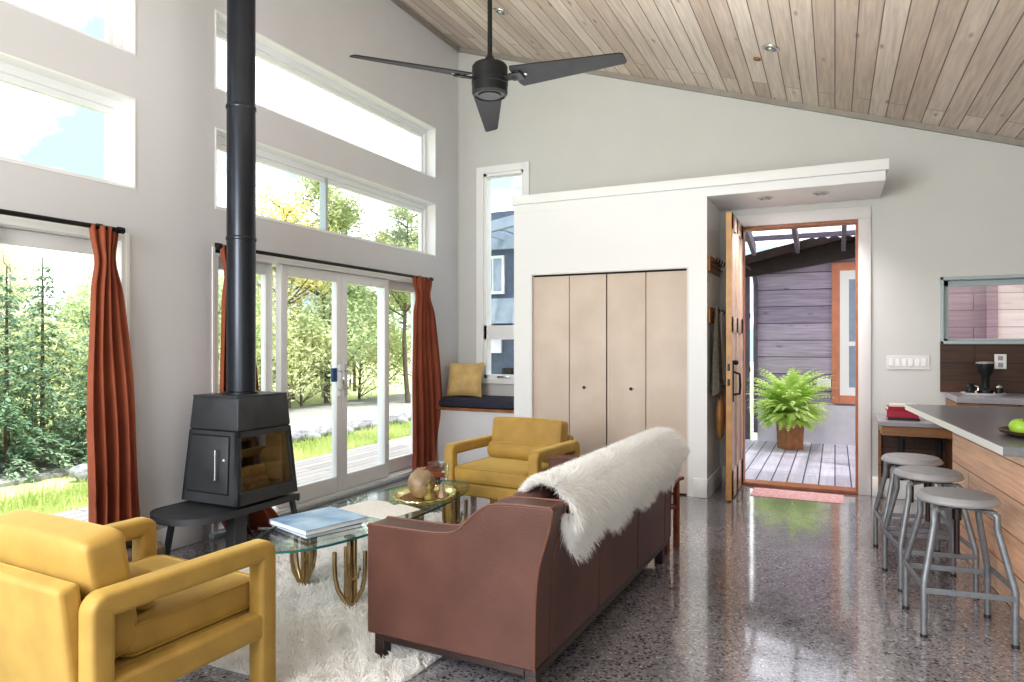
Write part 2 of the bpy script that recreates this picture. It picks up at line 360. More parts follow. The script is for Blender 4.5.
XW = XL-.2
LW = [( -.10,2.865,3.172,3.735),(-.10,2.865,2.332,2.902),(3.474,6.43,3.172,3.731),(3.474,6.43,2.32,2.898)]
LD = [(-.10,2.80,.0,2.03),(3.47,6.30,.0,2.03)]
holed_wall('wall_left', M['wall'], 'x', XL, XW, YB, YF, 0, 4.85, LW+LD)
FARWIN = (-3.63,-3.13,.97,3.30)
DOOR = (-.823,.19,0,2.49)
KWIN = (.822,2.3,1.36,1.94)
holed_wall('wall_far', M['wallfar'], 'y', YF, YF+.15, XW, XR+.1, 0, 5.0, [FARWIN, DOOR, KWIN])
holed_wall('wall_right', M['wallfar'], 'x', XR, XR+.1, YB, YF, 0, 2.6, [])
c = MB(); th = .1
c.add([(XW,YB,ceil_z(XW)),(XR+.1,YB,ceil_z(XR+.1)),(XR+.1,YF+.15,ceil_z(XR+.1)),(XW,YF+.15,ceil_z(XW)),
       (XW,YB,ceil_z(XW)+th),(XR+.1,YB,ceil_z(XR+.1)+th),(XR+.1,YF+.15,ceil_z(XR+.1)+th),(XW,YF+.15,ceil_z(XW)+th)],
      [(0,1,2,3),(7,6,5,4),(0,4,5,1),(1,5,6,2),(2,6,7,3),(3,7,4,0)])
struct(c.build('ceiling', M['ceil'], smooth=False))
struct(MB().prism([(XL,ceil_z(XL)-.055),(XL+.03,ceil_z(XL+.03)-.055),(XL+.03,ceil_z(XL+.03)),(XL,ceil_z(XL))],'y',YB,YF).build('trim_1', M['ceiltrim'], smooth=False))
struct(MB().prism([(XL,ceil_z(XL)-.05),(XR,ceil_z(XR)-.05),(XR,ceil_z(XR)),(XL,ceil_z(XL))],'y',YF-.03,YF).build('trim_2', M['ceiltrim'], smooth=False))
# closet volume
CX0, CX1, CY = -2.905, -1.022, 6.19
holed_wall('wall_closet', M['white'], 'y', CY, CY+.1, CX0, CX1, 0, 2.665, [(-2.708,-1.196,0,2.04)])
struct(MB().box((CX0,CY+.1,0),(CX0+.1,YF,2.665)).build('wall_closet_left', M['white'], smooth=False))
struct(MB().box((CX1-.1,CY+.1,0),(CX1,YF,2.665)).build('wall_closet_right', M['white'], smooth=False))
sf = MB().box((CX0,CY,2.665),(.365,YF,2.75)).box((CX0-.02,CY-.035,2.745),(.388,YF,2.832))
struct(sf.build('trim_3', M['white'], bevel=.003, smooth=False))
# baseboards
def baseboard(name, a, b): struct(MB().box(a,b).build(name, M['white'], bevel=.006, smooth=False))
baseboard('baseboard_left', (XL,2.99,0),(XL+.018,3.36,.16))
baseboard('baseboard_left_corner', (XL,6.55,0),(XL+.018,6.29,.16))
baseboard('baseboard_closet_front', (-1.14,CY-.02,0),(CX1+.02,CY,.17))
baseboard('baseboard_closet_side', (CX1,CY-.02,0),(CX1+.02,YF,.17))
baseboard('baseboard_alcove', (CX1+.02,YF-.02,0),(-.93,YF,.17))
baseboard('baseboard_far', (.30,YF-.06,0),(XR,YF,.175))
# window seat
struct(MB().box((XL,6.30,0),(CX0,6.36,.655)).build('wall_window_seat', M['wall'], smooth=False))
ws = thing('window_seat_bench','wooden window seat ledge built into the corner under the tall window','bench',(-3.44,6.6,0))
MB().box((-.525,-.32,.655),(.53,.325,.685)).build('seat_board', M['peg'], ws, bevel=.004)
cu = MB().box((-.52,-.31,.687),(.525,.32,.775)).build('window_seat_cushion', M['navy'], bevel=.025, seg=4, loc=(-3.44,6.6,0))
tag(cu,'thin navy blue seat cushion lying on the window seat','cushion')

# windows -------------------------------------------------------
def side_window(name, h, mull=None):
    y0,y1,z0,z1 = h; t = struct(empty(name,(XW,(y0+y1)/2,z0)))
    w=(y1-y0)/2; H=z1-z0
    e=.012
    MB().box((.0,-w,0),(.205,-w+e,H)).box((.0,w-e,0),(.205,w,H)).box((.0,-w+e,0),(.205,w-e,e)).box((.0,-w+e,H-e),(.205,w-e,H)).build('jamb_liner', M['white'], t, smooth=False)
    f=.05
    fr=MB().box((.02,-w+e,e),(.10,-w+e+f,H-e)).box((.02,w-e-f,e),(.10,w-e,H-e)).box((.02,-w+e+f,e),(.10,w-e-f,e+f*.7)).box((.02,-w+e+f,H-e-f),(.10,w-e-f,H-e))
    g=.09
    fr.box((.035,-w+e+f,e+f*.7),(.075,-w+g,H-e-f)).box((.035,w-g,e+f*.7),(.075,w-e-f,H-e-f)).box((.035,-w+g,H-g-.01),(.075,w-g,H-e-f))
    fr.build('window_frame', M['vinyl'], t, smooth=False)
    if mull is not None: MB().box((.02,mull-.015-(y0+y1)/2,e),(.09,mull+.015-(y0+y1)/2,H-e)).build('mullion', M['metalwin'], t, smooth=False)
    MB().box((.05,-w+g-.01,.04),(.056,w-g+.01,H-.09)).build('glass_pane', M['glass'], t, smooth=False)
side_window('window_1', LW[0]); side_window('window_2', LW[1]); side_window('window_3', LW[2]); side_window('window_4', LW[3], 4.78)
# tall window in the corner
t = struct(empty('window_5',(-3.38,YF,.97)))
H=2.33; w=.25
MB().box((-w-.09,-.025,-.06),(-w,.0,H+.08)).box((w,-.025,-.06),(w+.07,.0,H+.08)).box((-w,-.025,H),(w,.0,H+.08)).box((-w,-.04,-.06),(w,.0,0)).build('casing', M['white'], t, bevel=.003)
MB().box((-w,0,0),(-w+.03,.12,H)).box((w-.03,0,0),(w,.12,H)).box((-w,0,H-.03),(w,.12,H)).box((-w,0,0),(w,.12,.04)).box((-w,.0,.44),(w,.12,.60)).build('window_frame', M['white'], t, smooth=False)
MB().box((-w+.03,.06,.04),(w-.03,.066,.44)).box((-w+.03,.06,.60),(w-.03,.066,H-.03)).build('glass_pane', M['glass'], t, smooth=False)
MB().box((-.06,-.05,.008),(.08,-.02,.03)).box((.06,-.07,.015),(.1,-.03,.03)).build('crank_handle', M['chrome'], t, bevel=.004)
# kitchen window
t = struct(empty('window_6',((KWIN[0]+KWIN[1])/2,YF,KWIN[2])))
w=(KWIN[1]-KWIN[0])/2; H=KWIN[3]-KWIN[2]; f=.028
MB().box((-w,-.012,0),(-w+f,.14,H)).box((w-f,-.012,0),(w,.14,H)).box((-w,-.012,0),(w,.14,f)).box((-w,-.012,H-f),(w,.14,H)).box((-w+f,.08,f),(-w+f+.045,.13,H-f)).box((w-f-.045,.08,f),(w-f,.13,H-f)).box((-w+f,.08,H-f-.05),(w-f,.13,H-f)).box((-w+f,.08,f),(w-f,.13,f+.02)).build('window_frame', M['metalwin'], t, bevel=.004)
MB().box((-w+f,.10,f),(w-f,.106,H-f)).build('glass_pane', M['glass'], t, smooth=False)

# sliding patio doors (four panels each) ------------------------
def patio(name, y0, y1, zt, bounds=None):
    t = struct(empty(name,(XW,(y0+y1)/2,0))); w=(y1-y0)/2
    cs=MB().box((.2,-w-.022,0),(.208,-w,zt+.02)).box((.2,w,0),(.208,w+.022,zt+.02)).box((.2,-w,zt),(.208,w,zt+.02))
    cs.build('casing', M['white'], t, smooth=False)
    MB().box((0,-w,0),(.205,-w+.03,zt)).box((0,w-.03,0),(.205,w,zt)).box((0,-w+.03,zt-.03),(.205,w-.03,zt)).box((0,-w+.03,0),(.215,w-.03,.045)).build('door_frame', M['vinyl'], t, smooth=False)
    pw=(2*w-.06)/4
    for i in range(4):
        a=-w+.03+i*pw; b=a+pw
        if bounds: a,b=bounds[i]-(y0+y1)/2,bounds[i+1]-(y0+y1)/2
        xa,xb=((.03,.085) if i in (0,3) else (.115,.175)); s_=.072
        p=MB().box((xa,a,.05),(xb,a+s_,zt-.032)).box((xa,b-s_,.05),(xb,b,zt-.032)).box((xa,a+s_,.05),(xb,b-s_,.05+.135)).box((xa,a+s_,zt-.032-.085),(xb,b-s_,zt-.032))
        p.build('sliding_panel' if i in (1,2) else 'fixed_panel', M['vinyl'], t, bevel=.004, smooth=False)
        MB().box(((xa+xb)/2-.004,a+s_-.01,.18),((xa+xb)/2+.004,b-s_+.01,zt-.11)).build('glass_pane', M['glass'], t, smooth=False)
        if i in (1,2):
            yh = b-.045 if i==1 else a+.045
            hd=MB(); hd.box((xb,yh-.02,.90),(xb+.008,yh+.02,1.18))
            hd.tube([(xb+.005,yh,.95),(xb+.05,yh,.97),(xb+.055,yh,1.04),(xb+.05,yh,1.11),(xb+.005,yh,1.13)],.009,8)
            hd.build('door_handle', M['chrome'], t)
        if i==1: MB().box((xb,b-.16,1.03),(xb+.03,b-.10,1.15)).build('latch_box', M['navybook'], t, bevel=.006)
patio('door_1', LD[0][0], LD[0][1], 2.03); patio('door_2', LD[1][0], LD[1][1], 2.03, [3.50,4.14,4.885,5.60,6.27])
struct(MB().box((XL,3.42,0),(XL+.05,6.48,.03)).build('trim_4', M['metalwin'], bevel=.004, smooth=False))

# curtain rods and curtains -------------------------------------
def rod(y0,y1,label):
    t=thing('curtain_rod',label,'curtain rod',(XL+.10,(y0+y1)/2,2.045)); w=(y1-y0)/2
    MB().cyl((0,-w,0),(0,w,0),.014,12).build('rod', M['black'], t)
    for s in (-1,1):
        MB().cyl((0,s*w,0),(0,s*(w+.035),0),.02,12).build('finial', M['black'], t)
        MB().box((-.098,s*(w-.05)-.008,-.012),(0,s*(w-.05)+.008,.012)).box((-.098,s*(w-.05)-.02,-.035),(-.092,s*(w-.05)+.02,.035)).build('bracket', M['black'], t)
rod(-.3,2.68,'black metal curtain rod above the nearest sliding patio door')
rod(3.44,6.16,'black metal curtain rod above the sliding door behind the wood stove')
def curtain(label, yt0,yt1, yb0,yb1, folds, seed, ztop=2.052, zbot=.01, puddle=0):
    random.seed(seed); nu, nv = folds*12+1, 46
    ph=[random.uniform(-.5,.5) for _ in range(folds+1)]; am=[random.uniform(.7,1.3) for _ in range(folds+1)]
    V=[]; F=[]
    yc=(yb0+yb1)/2
    for j in range(nv):
        v=j/(nv-1); z=ztop+(zbot-ztop)*v
        tt = 0 if v<.07 else ((v-.07)/.93)
        q = tt**.8
        a0=yt0+(yb0-yt0)*q; a1=yt1+(yb1-yt1)*q
        nip = 1-.24*math.exp(-((v-.10)/.05)**2)
        for i in range(nu):
            u=i/(nu-1); k=min(int(u*folds),folds-1); fl=u*folds
            A=(.018+.028*tt)*am[k]; yy=a0+(a1-a0)*(.5+(u-.5)*nip)
            x=XL+.10+A*sin(2*pi*fl+ph[k]*tt)+.012*sin(5*u+3*v)
            yy+= .018*cos(2*pi*fl*1.0+ph[k])*tt + .01*sin(9*v+4*u)
            if puddle and v>.93: x+= (v-.93)*puddle*(1+.6*sin(7*u)); 
            V.append((x,yy,max(z+(.012*sin(8*u) if v>.95 else 0),.008)))
    for j in range(nv-1):
        for i in range(nu-1): F.append((j*nu+i,j*nu+i+1,(j+1)*nu+i+1,(j+1)*nu+i))
    c0=Vector((XL+.10,(yt0+yt1)/2,0))
    mb=MB(); mb.add([tuple(Vector(p)-c0) for p in V],F)
    o=mb.build('curtain', M['curtain'], loc=c0, ang=80); m=o.modifiers.new('t','SOLIDIFY'); m.thickness=.006; m.offset=0
    return tag(o,label,'curtain')
curtain('rust velvet curtain at the right end of the nearest patio door', 2.505,2.70, 2.48,2.83, 4, 1)
curtain('rust velvet curtain hanging behind the stove pipe', 3.43,3.64, 3.40,3.86, 5, 2, puddle=1.3)
curtain('rust velvet curtain beside the window seat corner', 5.82,6.23, 5.80,6.46, 5, 3)

# closet bifold doors --------------------------------------------
pw=(2.708-1.196)/4
dr=struct(empty('door_3',(-1.952,CY+.03,0)))
MB().box((-.756,.02,2.015),(.756,.04,2.04)).box((-.756,.045,0),(.756,.05,2.04)).build('door_track', M['closetedge'], dr, smooth=False)
for i in range(4):
    e_=.002 if i in (1,2) else .0; a=-.756+i*pw+e_; b=a+pw-2*e_; g=.004 if i in (1,2) else .0008
    p=MB().box((a+g,-.0,.014),(b-g,.03,2.022)).build('door_leaf', M['closet'], dr, bevel=.002, smooth=False)
    if i in (1,2):
        kx=(a+b)/2+(-.03 if i==1 else .05)
        MB().lathe([(.006,0),(.006,.012),(.014,.018),(.014,.026),(.008,.03)],16,(0,0,0),Matrix.Translation((kx,0,.945))@Matrix.Rotation(pi/2,4,'X')).build('knob', M['darkwood'], p)
struct(MB().box((-2.72,CY-.004,0),(-2.706,CY+.01,2.052)).box((-1.198,CY-.004,0),(-1.184,CY+.01,2.052)).box((-2.706,CY-.004,2.038),(-1.198,CY+.01,2.052)).build('trim_5', M['trimwarm'], smooth=False))

# entry door --------------------------------------------------------
struct(MB().box((-.93,YF-.025,0),(-.823,YF,2.49)).box((.19,YF-.025,0),(.292,YF,2.49)).box((-.93,YF-.025,2.49),(.292,YF,2.60)).build('trim_6', M['trimwarm'], bevel=.003, smooth=False))
t=struct(empty('door_4',(-.82,YF,0))); LX=.012
MB().box((0,-.005,0),(.02,.15,2.488)).box((.99,-.005,0),(1.01,.15,2.488)).box((.02,-.005,2.465),(.99,.15,2.488)).build('door_frame', M['fir'], t, smooth=False)
MB().box((.0,-.02,0),(1.01,.17,.028)).build('threshold', M['fir'], t, bevel=.005)
lf=MB(); dw=.80; dh=2.50
# leaf hangs open into the room, seen edge on: x = thickness, y = toward the room
lf.box((-.028,-.012-dw,.012),(-.008,-.012,dh))
for a,b in ((-.012-dw,-.012-dw+.12),(-.132,-.012),(-.47,-.36)): lf.box((-.04,a,.012),(.004,b,dh))
for a,b in ((.012,.26),(1.46,1.60),(dh-.14,dh)): lf.box((-.04,-.012-dw,a),(.004,-.012,b))
lf=lf.build('door_leaf', M['doorpaint'], t, bevel=.003, smooth=False, loc=(LX,0,0))
MB().box((-.041,-.016-dw,.012),(.005,-.012-dw,dh)).build('door_edge', M['oak'], t, smooth=False, loc=(LX,0,0))
hb=MB().box((.004,-.75,.86),(.012,-.70,1.22)); hb.tube([(.01,-.725,.92),(.06,-.725,.93),(.065,-.725,1.0),(.06,-.725,1.10),(.01,-.725,1.12)],.01,8)
hb.box((-.048,-.75,.95),(-.04,-.70,1.20)); hb.tube([(-.045,-.725,1.0),(-.09,-.725,1.0),(-.09,-.62,1.0)],.01,8); hb.ball((.03,-.725,1.2),.022); hb.box((-.03,-dw-.0185,1.0),(-.008,-dw-.015,1.06)); hb.box((-.03,-dw-.0185,1.13),(-.008,-dw-.015,1.19))
hb.build('door_handle', M['black'], t, loc=(LX,0,0))
for z in (.3,1.25,2.2): MB().cyl((.012,-.012,z-.05),(.012,-.012,z+.05),.009,10).build('hinge', M['black'], t)
tag(MB().box((-.39,-.20,.001),(.37,.16,.005)).build('doormat', M['mat'], loc=(-.30,6.66,0), bevel=.001),'pink and red doormat on the concrete floor at the open entry door','doormat')

# recessed lights -----------------------------------------------------
slope=math.atan(.328)
def downlight(loc, tilt, label, group=None):
    t=thing('recessed_light',label,'ceiling light',loc,0,group); t.rotation_euler=(0,tilt,0)
    MB().lathe([(.045,-.001),(.045,-.008),(.066,-.006),(.068,-.0005)],24,cap=False).build('trim_ring', M['steel'], t)
    MB().lathe([(.001,-.002),(.045,-.0025)],24,cap=False).build('lens', M['stone'], t)
    MB().ball((.0,0,-.006),.022,12,8,(1,1,.5)).build('bulb', M['chrome'], t)
def on_ceil(x,y): return (x,y,ceil_z(x)-.002)
downlight(on_ceil(-.449,5.64),slope,'recessed ceiling light among the boards to the right of the fan')
downlight(on_ceil(-2.78,5.63),slope,'recessed ceiling light just behind the ceiling fan rod')
downlight((-.56,6.48,2.664),0,'left recessed downlight in the white soffit over the entry door')
downlight((-.11,6.48,2.664),0,'right recessed downlight in the white soffit over the entry door')
o=MB().lathe([(.03,0),(.028,-.012),(.015,-.015),(.001,-.015)],16).build('smoke_sensor',M['peg'],loc=on_ceil(-.575,5.9)); o.rotation_euler=(0,slope,0)
tag(o,'tiny round brown sensor on the ceiling boards beside the recessed light','sensor')

# wall switches, outlet ------------------------------------------------
t=thing('switch_plate','white six-gang light switch plate on the wall right of the entry door','light switch',(.58,YF-.001,1.20))
MB().box((-.165,-.006,-.06),(.165,0,.06)).build('plate', M['trimwarm'], t, bevel=.002)
for i in range(6): MB().box((-.145+i*.05,-.011,-.033),(-.145+i*.05+.034,-.006,.033)).build('rocker', M['white'], t, bevel=.002)

# stove -----------------------------------------------------------------
st=thing('wood_stove','black steel wood stove on a low bench with a rounded log tray','stove',(-3.60,3.365,0))
HB=.33
# bench: straight far end, rounded near end
def rounded_end(x0,x1,y0,y1,n=14):
    r=(x1-x0)/2; cx=(x0+x1)/2; k=.75
    pts=[(x1,y1),(x0,y1)]
    for i in range(n+1):
        a=pi+pi*i/n; pts.append((cx+r*cos(a), y0+r*k+r*k*sin(a)))
    return pts
bx0,bx1,by0,by1=-.245,.255,-.60,.272
bench=MB().prism(rounded_end(bx0,bx1,by0,by1),'z',HB-.012,HB-.0)
out=rounded_end(bx0,bx1,by0,by1); pts=out[1:]+[out[0]]
bench.tube([(p[0],p[1],HB-.018) for p in [(bx1,by1)]+list(reversed(out[2:]))+[(bx0,by1)]], 0, sec=[(-.004,-.018),(.004,-.018),(.004,.022),(-.004,.022)], up=(0,0,1))
bench.box((bx0,by1-.008,HB-.046),(bx1,by1,HB))
bench.build('bench_top', M['stove'], st)
for sx in (-1,1):
    MB().tube([(sx*.21,by1-.03,HB-.02),(sx*.25,by1+.01,0)],0,sec=[(-.014,-.014),(.014,-.014),(.014,.014),(-.014,.014)],up=(0,1,0)).build('leg', M['stove'], st)
MB().tube([(-.03,by0+.1,HB-.02),(-.06,by0+.06,0)],0,sec=[(-.014,-.014),(.014,-.014),(.014,.014),(-.014,.014)],up=(0,1,0)).build('leg', M['stove'], st)
MB().box((.10,-.22,0),(.18,-.12,HB-.01)).build('pedestal', M['stove'], st, bevel=.004)
def frust(z0,z1,half0,half1,sh=0):
    a,b=half0; c_,d=half1
    return [(-a,-b,z0),(a,-b,z0),(a,b,z0),(-a,b,z0),(-c_,-d,z1),(c_,-d,z1),(c_,d,z1),(-c_,d,z1)]
FB=[(0,3,2,1),(4,5,6,7),(0,1,5,4),(1,2,6,5),(2,3,7,6),(3,0,4,7)]
def hw(z): # half sizes at height z
    q=(z-.35)/(1.03-.35)*.05; return (.25-q,.262-q)
# lower fire box: hollow on the room side (x+), frame strips round the glass
z0,z1=.35,.806
def ringface(mb, za,zb, ya,yb):  # piece of the x+ face between ya..yb fractions
    vs=[]
    for z in (za,zb):
        h=hw(z)
        for y in (ya,yb): vs.append((h[0],h[1]*y,z)); 
        for y in (yb,ya): vs.append((h[0]-.03,h[1]*y,z))
    mb.add(vs,[(0,1,2,3),(7,6,5,4),(0,4,5,1),(1,5,6,2),(2,6,7,3),(3,7,4,0)])
fb=MB()
h0,h1=hw(z0),hw(z1)
# end wall (near), end wall (far), rear wall, floor, top
def quadbox(mb,pts0,pts1): mb.add(pts0+pts1,FB)
for sy in (-1,1):
    y0_,y1_=(sy*h0[1],sy*(h0[1]-.02)); Y0_,Y1_=(sy*h1[1],sy*(h1[1]-.02))
    quadbox(fb,[(-h0[0],y0_,z0),(h0[0],y0_,z0),(h0[0],y1_,z0),(-h0[0],y1_,z0)],[(-h1[0],Y0_,z1),(h1[0],Y0_,z1),(h1[0],Y1_,z1),(-h1[0],Y1_,z1)])
quadbox(fb,[(-h0[0],-h0[1],z0),(-h0[0]+.02,-h0[1],z0),(-h0[0]+.02,h0[1],z0),(-h0[0],h0[1],z0)],[(-h1[0],-h1[1],z1),(-h1[0]+.02,-h1[1],z1),(-h1[0]+.02,h1[1],z1),(-h1[0],h1[1],z1)])
fb.box((-h0[0]+.01,-h0[1]+.01,z0),(h0[0]-.01,h0[1]-.01,z0+.02)); fb.box((-h1[0]+.01,-h1[1]+.01,z1-.02),(h1[0]-.01,h1[1]-.01,z1))
ringface(fb,z0,.43,-1,1); ringface(fb,.77,z1,-1,1); ringface(fb,.43,.77,-1,-.88); ringface(fb,.43,.77,.88,1)
fb.build('firebox', M['stove'], st, smooth=False)
ha,hb_=hw(.815),hw(1.02)
MB().add(frust(.815,1.02,ha,hb_),FB).build('upper_chamber', M['stove'], st, bevel=.004, smooth=False)
ha,hb_=hw(.80),hw(.82); MB().add(frust(.80,.82,(ha[0]-.008,ha[1]-.008),(ha[0]-.008,ha[1]-.008)),FB).build('seam', M['black'], st, smooth=False)
MB().box((-.185-.01,-.21-.01,1.02),(.195,.22,1.032)).build('top_plate', M['stove'], st, bevel=.003)
# near-end door
def on_end(x,z,off): # point on near (y-) face
    h=hw(z); return (x*h[0]/.25, -h[1]-off, z)
def endpanel(x0,x1,za,zb,off,off0=-.002):
    vs=[on_end(x0,za,off0),on_end(x1,za,off0),on_end(x1,za,off),on_end(x0,za,off),on_end(x0,zb,off0),on_end(x1,zb,off0),on_end(x1,zb,off),on_end(x0,zb,off)]
    return MB().add(vs,FB)
endpanel(-.212,.172,.412,.782,.002).build('door_gap', M['black'], st, smooth=False)
dd=endpanel(-.204,.164,.42,.774,.008,0).build('stove_door', M['stove'], st, bevel=.003, smooth=False)
h=MB(); a=on_end(.085,.51,.012); b_=on_end(.085,.69,.012)
h.tube([a,(a[0],a[1]-.03,a[2]+.0),(b_[0],b_[1]-.03,b_[2]),b_],.007,10); h.build('door_handle', M['chrome'], dd)
p_=on_end(.135,.63,.012); MB().ball(p_,.014).build('latch_knob', M['chrome'], dd)
hA,hB_=hw(.42),hw(.78)
MB().add([(hA[0]-.012,-hA[1]*.89,.42),(hA[0]-.012,hA[1]*.89,.42),(hB_[0]-.012,hB_[1]*.89,.78),(hB_[0]-.012,-hB_[1]*.89,.78)],[(0,1,2,3)]).build('stove_glass', M['stoveglass'], st, smooth=False)
MB().box((-.19,-.22,.37),(-.17,.22,.74)).box((-.18,-.225,.37),(.15,-.205,.74)).box((-.18,.205,.37),(.15,.225,.74)).build('fire_brick_lining', M['brick'], st, smooth=False)
for k,(x,z,r,dy) in enumerate(((-.05,.43,.045,.02),(.06,.425,.04,-.03),(.0,.50,.042,.0))):
    lg=MB().cyl((x,-.15+dy,z),(x+.03,.15+dy,z+.01),r,10).build('log', M['ember'], st, ang=60); tag(lg,'split log lying in the firebox')
pp=MB().lathe([(.105,1.032),(.105,1.045),(.092,1.05),(.092,2.06)],32).lathe([(.0955,2.055),(.0975,2.06),(.0975,2.075),(.0955,2.08)],32).lathe([(.092,2.08),(.092,2.94)],32).lathe([(.0955,2.93),(.0975,2.935),(.0975,2.95),(.0955,2.955)],32)
pp.lathe([(.09,2.95),(.09,ceil_z(-3.50)-.005)],32)
pp.build('flue_pipe', M['pipe'], st)

# firewood beside the near chair
random.seed(4)
for k,(x,z) in enumerate(((-3.70,.065),(-3.56,.065),(-3.42,.065),(-3.63,.185),(-3.49,.185),(-3.56,.305))):
    t=thing('firewood_log','short split log in the small stack under the patio curtain','log',(x,2.50,z),0,'firewood stack by the patio door')
    n=9; pr=[.062*(1+.12*sin(3*k+i*2.1)) for i in range(n)]
    poly=[(pr[i]*cos(2*pi*i/n+k),pr[i]*sin(2*pi*i/n+k)) for i in range(n)]
    MB().prism(poly,'y',-.16,.16).build('bark', M['bark'], t)
    MB().prism([(p*.9,q*.9) for p,q in poly],'y',-.163,-.158).build('cut_end', M['logend'], t, smooth=False)

# armchairs --------------------------------------------------------------
def rsec(w,h,r,n=4):
    pts=[]
    for cx,cy,a0 in ((w/2-r,h/2-r,0),(-w/2+r,h/2-r,90),(-w/2+r,-h/2+r,180),(w/2-r,-h/2+r,270)):
        for i in range(n+1):
            a=radians(a0+90*i/n); pts.append((cx+r*cos(a),cy+r*sin(a)))
    return pts
def cushion(mb, a, b, r=.03, puff=.015, nx=9, ny=9, mt=None):
    """soft box: superellipsoid-like rounded box"""
    cx,cy,cz=[(a[i]+b[i])/2 for i in range(3)]; hx,hy,hz=[(b[i]-a[i])/2 for i in range(3)]
    n=12; grid=[]
    vs=[];fs=[]
    bm=bmesh.new(); bmesh.ops.create_cube(bm,size=2); bmesh.ops.subdivide_edges(bm,edges=bm.edges,cuts=n,use_grid_fill=True)
    for v in bm.verts:
        p=[v.co.x,v.co.y,v.co.z]; H=[hx,hy,hz]; q=[]
        for i in range(3): q.append(p[i]*H[i])
        inner=[max(min(q[i],H[i]-r),-(H[i]-r)) for i in range(3)]
        d=Vector([q[i]-inner[i] for i in range(3)])
        if d.length>1e-6: d=d.normalized()*r
        w=(1-p[0]**2)*(1-p[1]**2)*(1 if abs(p[2])>.99 else 0)
        v.co=Vector(inner)+d; v.co.z+= puff*w*(1 if p[2]>0 else -1)
        wy=(1-p[0]**2)*(1-p[2]**2) if abs(p[1])>.99 else 0
        v.co.y+= puff*.5*wy*(1 if p[1]>0 else -1)
    bm.verts.index_update(); vs=[(v.co.x+cx,v.co.y+cy,v.co.z+cz) for v in bm.verts]; fs=[tuple(v.index for v in f.verts) for f in bm.faces]; bm.free()
    return mb.add(vs,fs,mt)
def make_chair(label, loc, rz):
    t=thing('armchair',label,'armchair',loc,rz,'mustard velvet armchairs'); del t['group']
    W=.395; D=.355; lw=.078; sec=rsec(lw,lw,.018)
    for s in (-1,1):
        x=s*(W-lw/2); yf=D-lw/2; yb=-D+lw/2; zt=.62-lw/2; R=.018
        def corner(cy,cz,a0,a1): return [(x,cy+R*cos(a0+(a1-a0)*i/5),cz+R*sin(a0+(a1-a0)*i/5)) for i in range(6)]
        path=[(x,yf,.0)]+corner(yf-R,zt-R,0,pi/2)+corner(yb+R,zt-R,pi/2,pi)+[(x,yb,.0)]
        MB().tube(path,0,sec=sec,up=(1,0,0)).build('arm_frame', M['velvet'], t, ang=50)
        MB().box((x-lw/2+.004,yb,.255),(x+lw/2-.004,yf,.35)).build('side_rail', M['velvet'], t, bevel=.015, seg=3)
        MB().tube([(x+s*.0,yf+.001,.02)],.001) if False else None
    xi=W-lw
    MB().box((-xi,D-.075,.25),(xi,D-.012,.345)).build('front_rail', M['velvet'], t, bevel=.015, seg=3)
    MB().box((-xi,-D+.04,.27),(xi,D-.06,.35)).build('seat_deck', M['velvet'], t, bevel=.01)
    # back panel, slightly reclined
    rec=Matrix.Translation((0,-D+.03,.25))@Matrix.Rotation(radians(7),4,'X')
    MB().box((-xi,-.035,-.06),(xi,.035,.40),rec).build('back_panel', M['velvet'], t, bevel=.018, seg=3)
    sc=cushion(MB(),(-xi+.004,-D+.16,.352),(xi-.004,D-.005,.465),.028,.014).build('seat_cushion', M['velvet'], t, ang=80)
    def piping(z,par,ya,yb_,x_): 
        r=.03; pts=[(-x_+r,ya,z),(x_-r,ya,z),(x_,ya+r,z),(x_,yb_-r,z),(x_-r,yb_,z),(-x_+r,yb_,z),(-x_,yb_-r,z),(-x_,ya+r,z),(-x_+r,ya,z)]
        return MB().tube(pts,.0045,6).build('piping', M['velvetp'], par)
    piping(.456,sc,-D+.162,D-.007,xi-.006); piping(.361,sc,-D+.162,D-.007,xi-.006)
    rec2=Matrix.Translation((0,-D+.09,.46))@Matrix.Rotation(radians(9),4,'X')
    cushion(MB(),(-xi+.006,-.02,-.10),(xi-.006,.12,.305),.024,.010,mt=rec2).build('back_cushion', M['velvet'], t, ang=80)
    bol=MB()
    prof=[(.001,-xi+.05),(.045,-xi+.052),(.062,-xi+.065),(.066,-xi+.09),(.066,xi-.09),(.062,xi-.065),(.045,xi-.052),(.001,xi-.05)]
    bol.lathe(prof,24,(0,0,0),Matrix.Translation((0,-D+.265,.535))@Matrix.Rotation(pi/2,4,'Y'))
    bol.build('bolster_pillow', M['velvet'], t, ang=60)
    return t
ch=make_chair('mustard velvet armchair seen from behind in the near left corner',(-2.35,1.655,0),radians(-2.5))
c2=copy_tree(ch); c2.location=(-2.205,4.69,0); c2.rotation_euler=(0,0,radians(175)); c2['label']='mustard velvet armchair facing the camera beyond the glass coffee table'

# sofa --------------------------------------------------------------------
SX,SY=-1.41,3.40
sf=thing('sofa','brown leather three-seat sofa on a dark wood base, back toward the kitchen','sofa',(SX+.026,SY,0),radians(-1.9))
def arc(pts,n=6):  # catmull-rom through pts
    out=[]; P=[pts[0]]+pts+[pts[-1]]
    for i in range(1,len(P)-2):
        for k in range(n):
            t_=k/n; a,b,c_,d=[np.array(P[i+j]) for j in (-1,0,1,2)]
            out.append(tuple(.5*((2*b)+(-a+c_)*t_+(2*a-5*b+4*c_-d)*t_**2+(-a+3*b-3*c_+d)*t_**3)))
    out.append(pts[-1]); return out
top=arc([(-1.805,.592),(-1.62,.593),(-1.45,.598),(-1.365,.618),(-1.285,.69),(-1.215,.735),(-1.12,.748),(-.955,.752)])
back=arc([(-.945,.742),(-.96,.66),(-1.0,.52),(-1.015,.38),(-1.02,.125)],5)
prof=[(-1.815,.125),(-1.815,.58)]+top+back
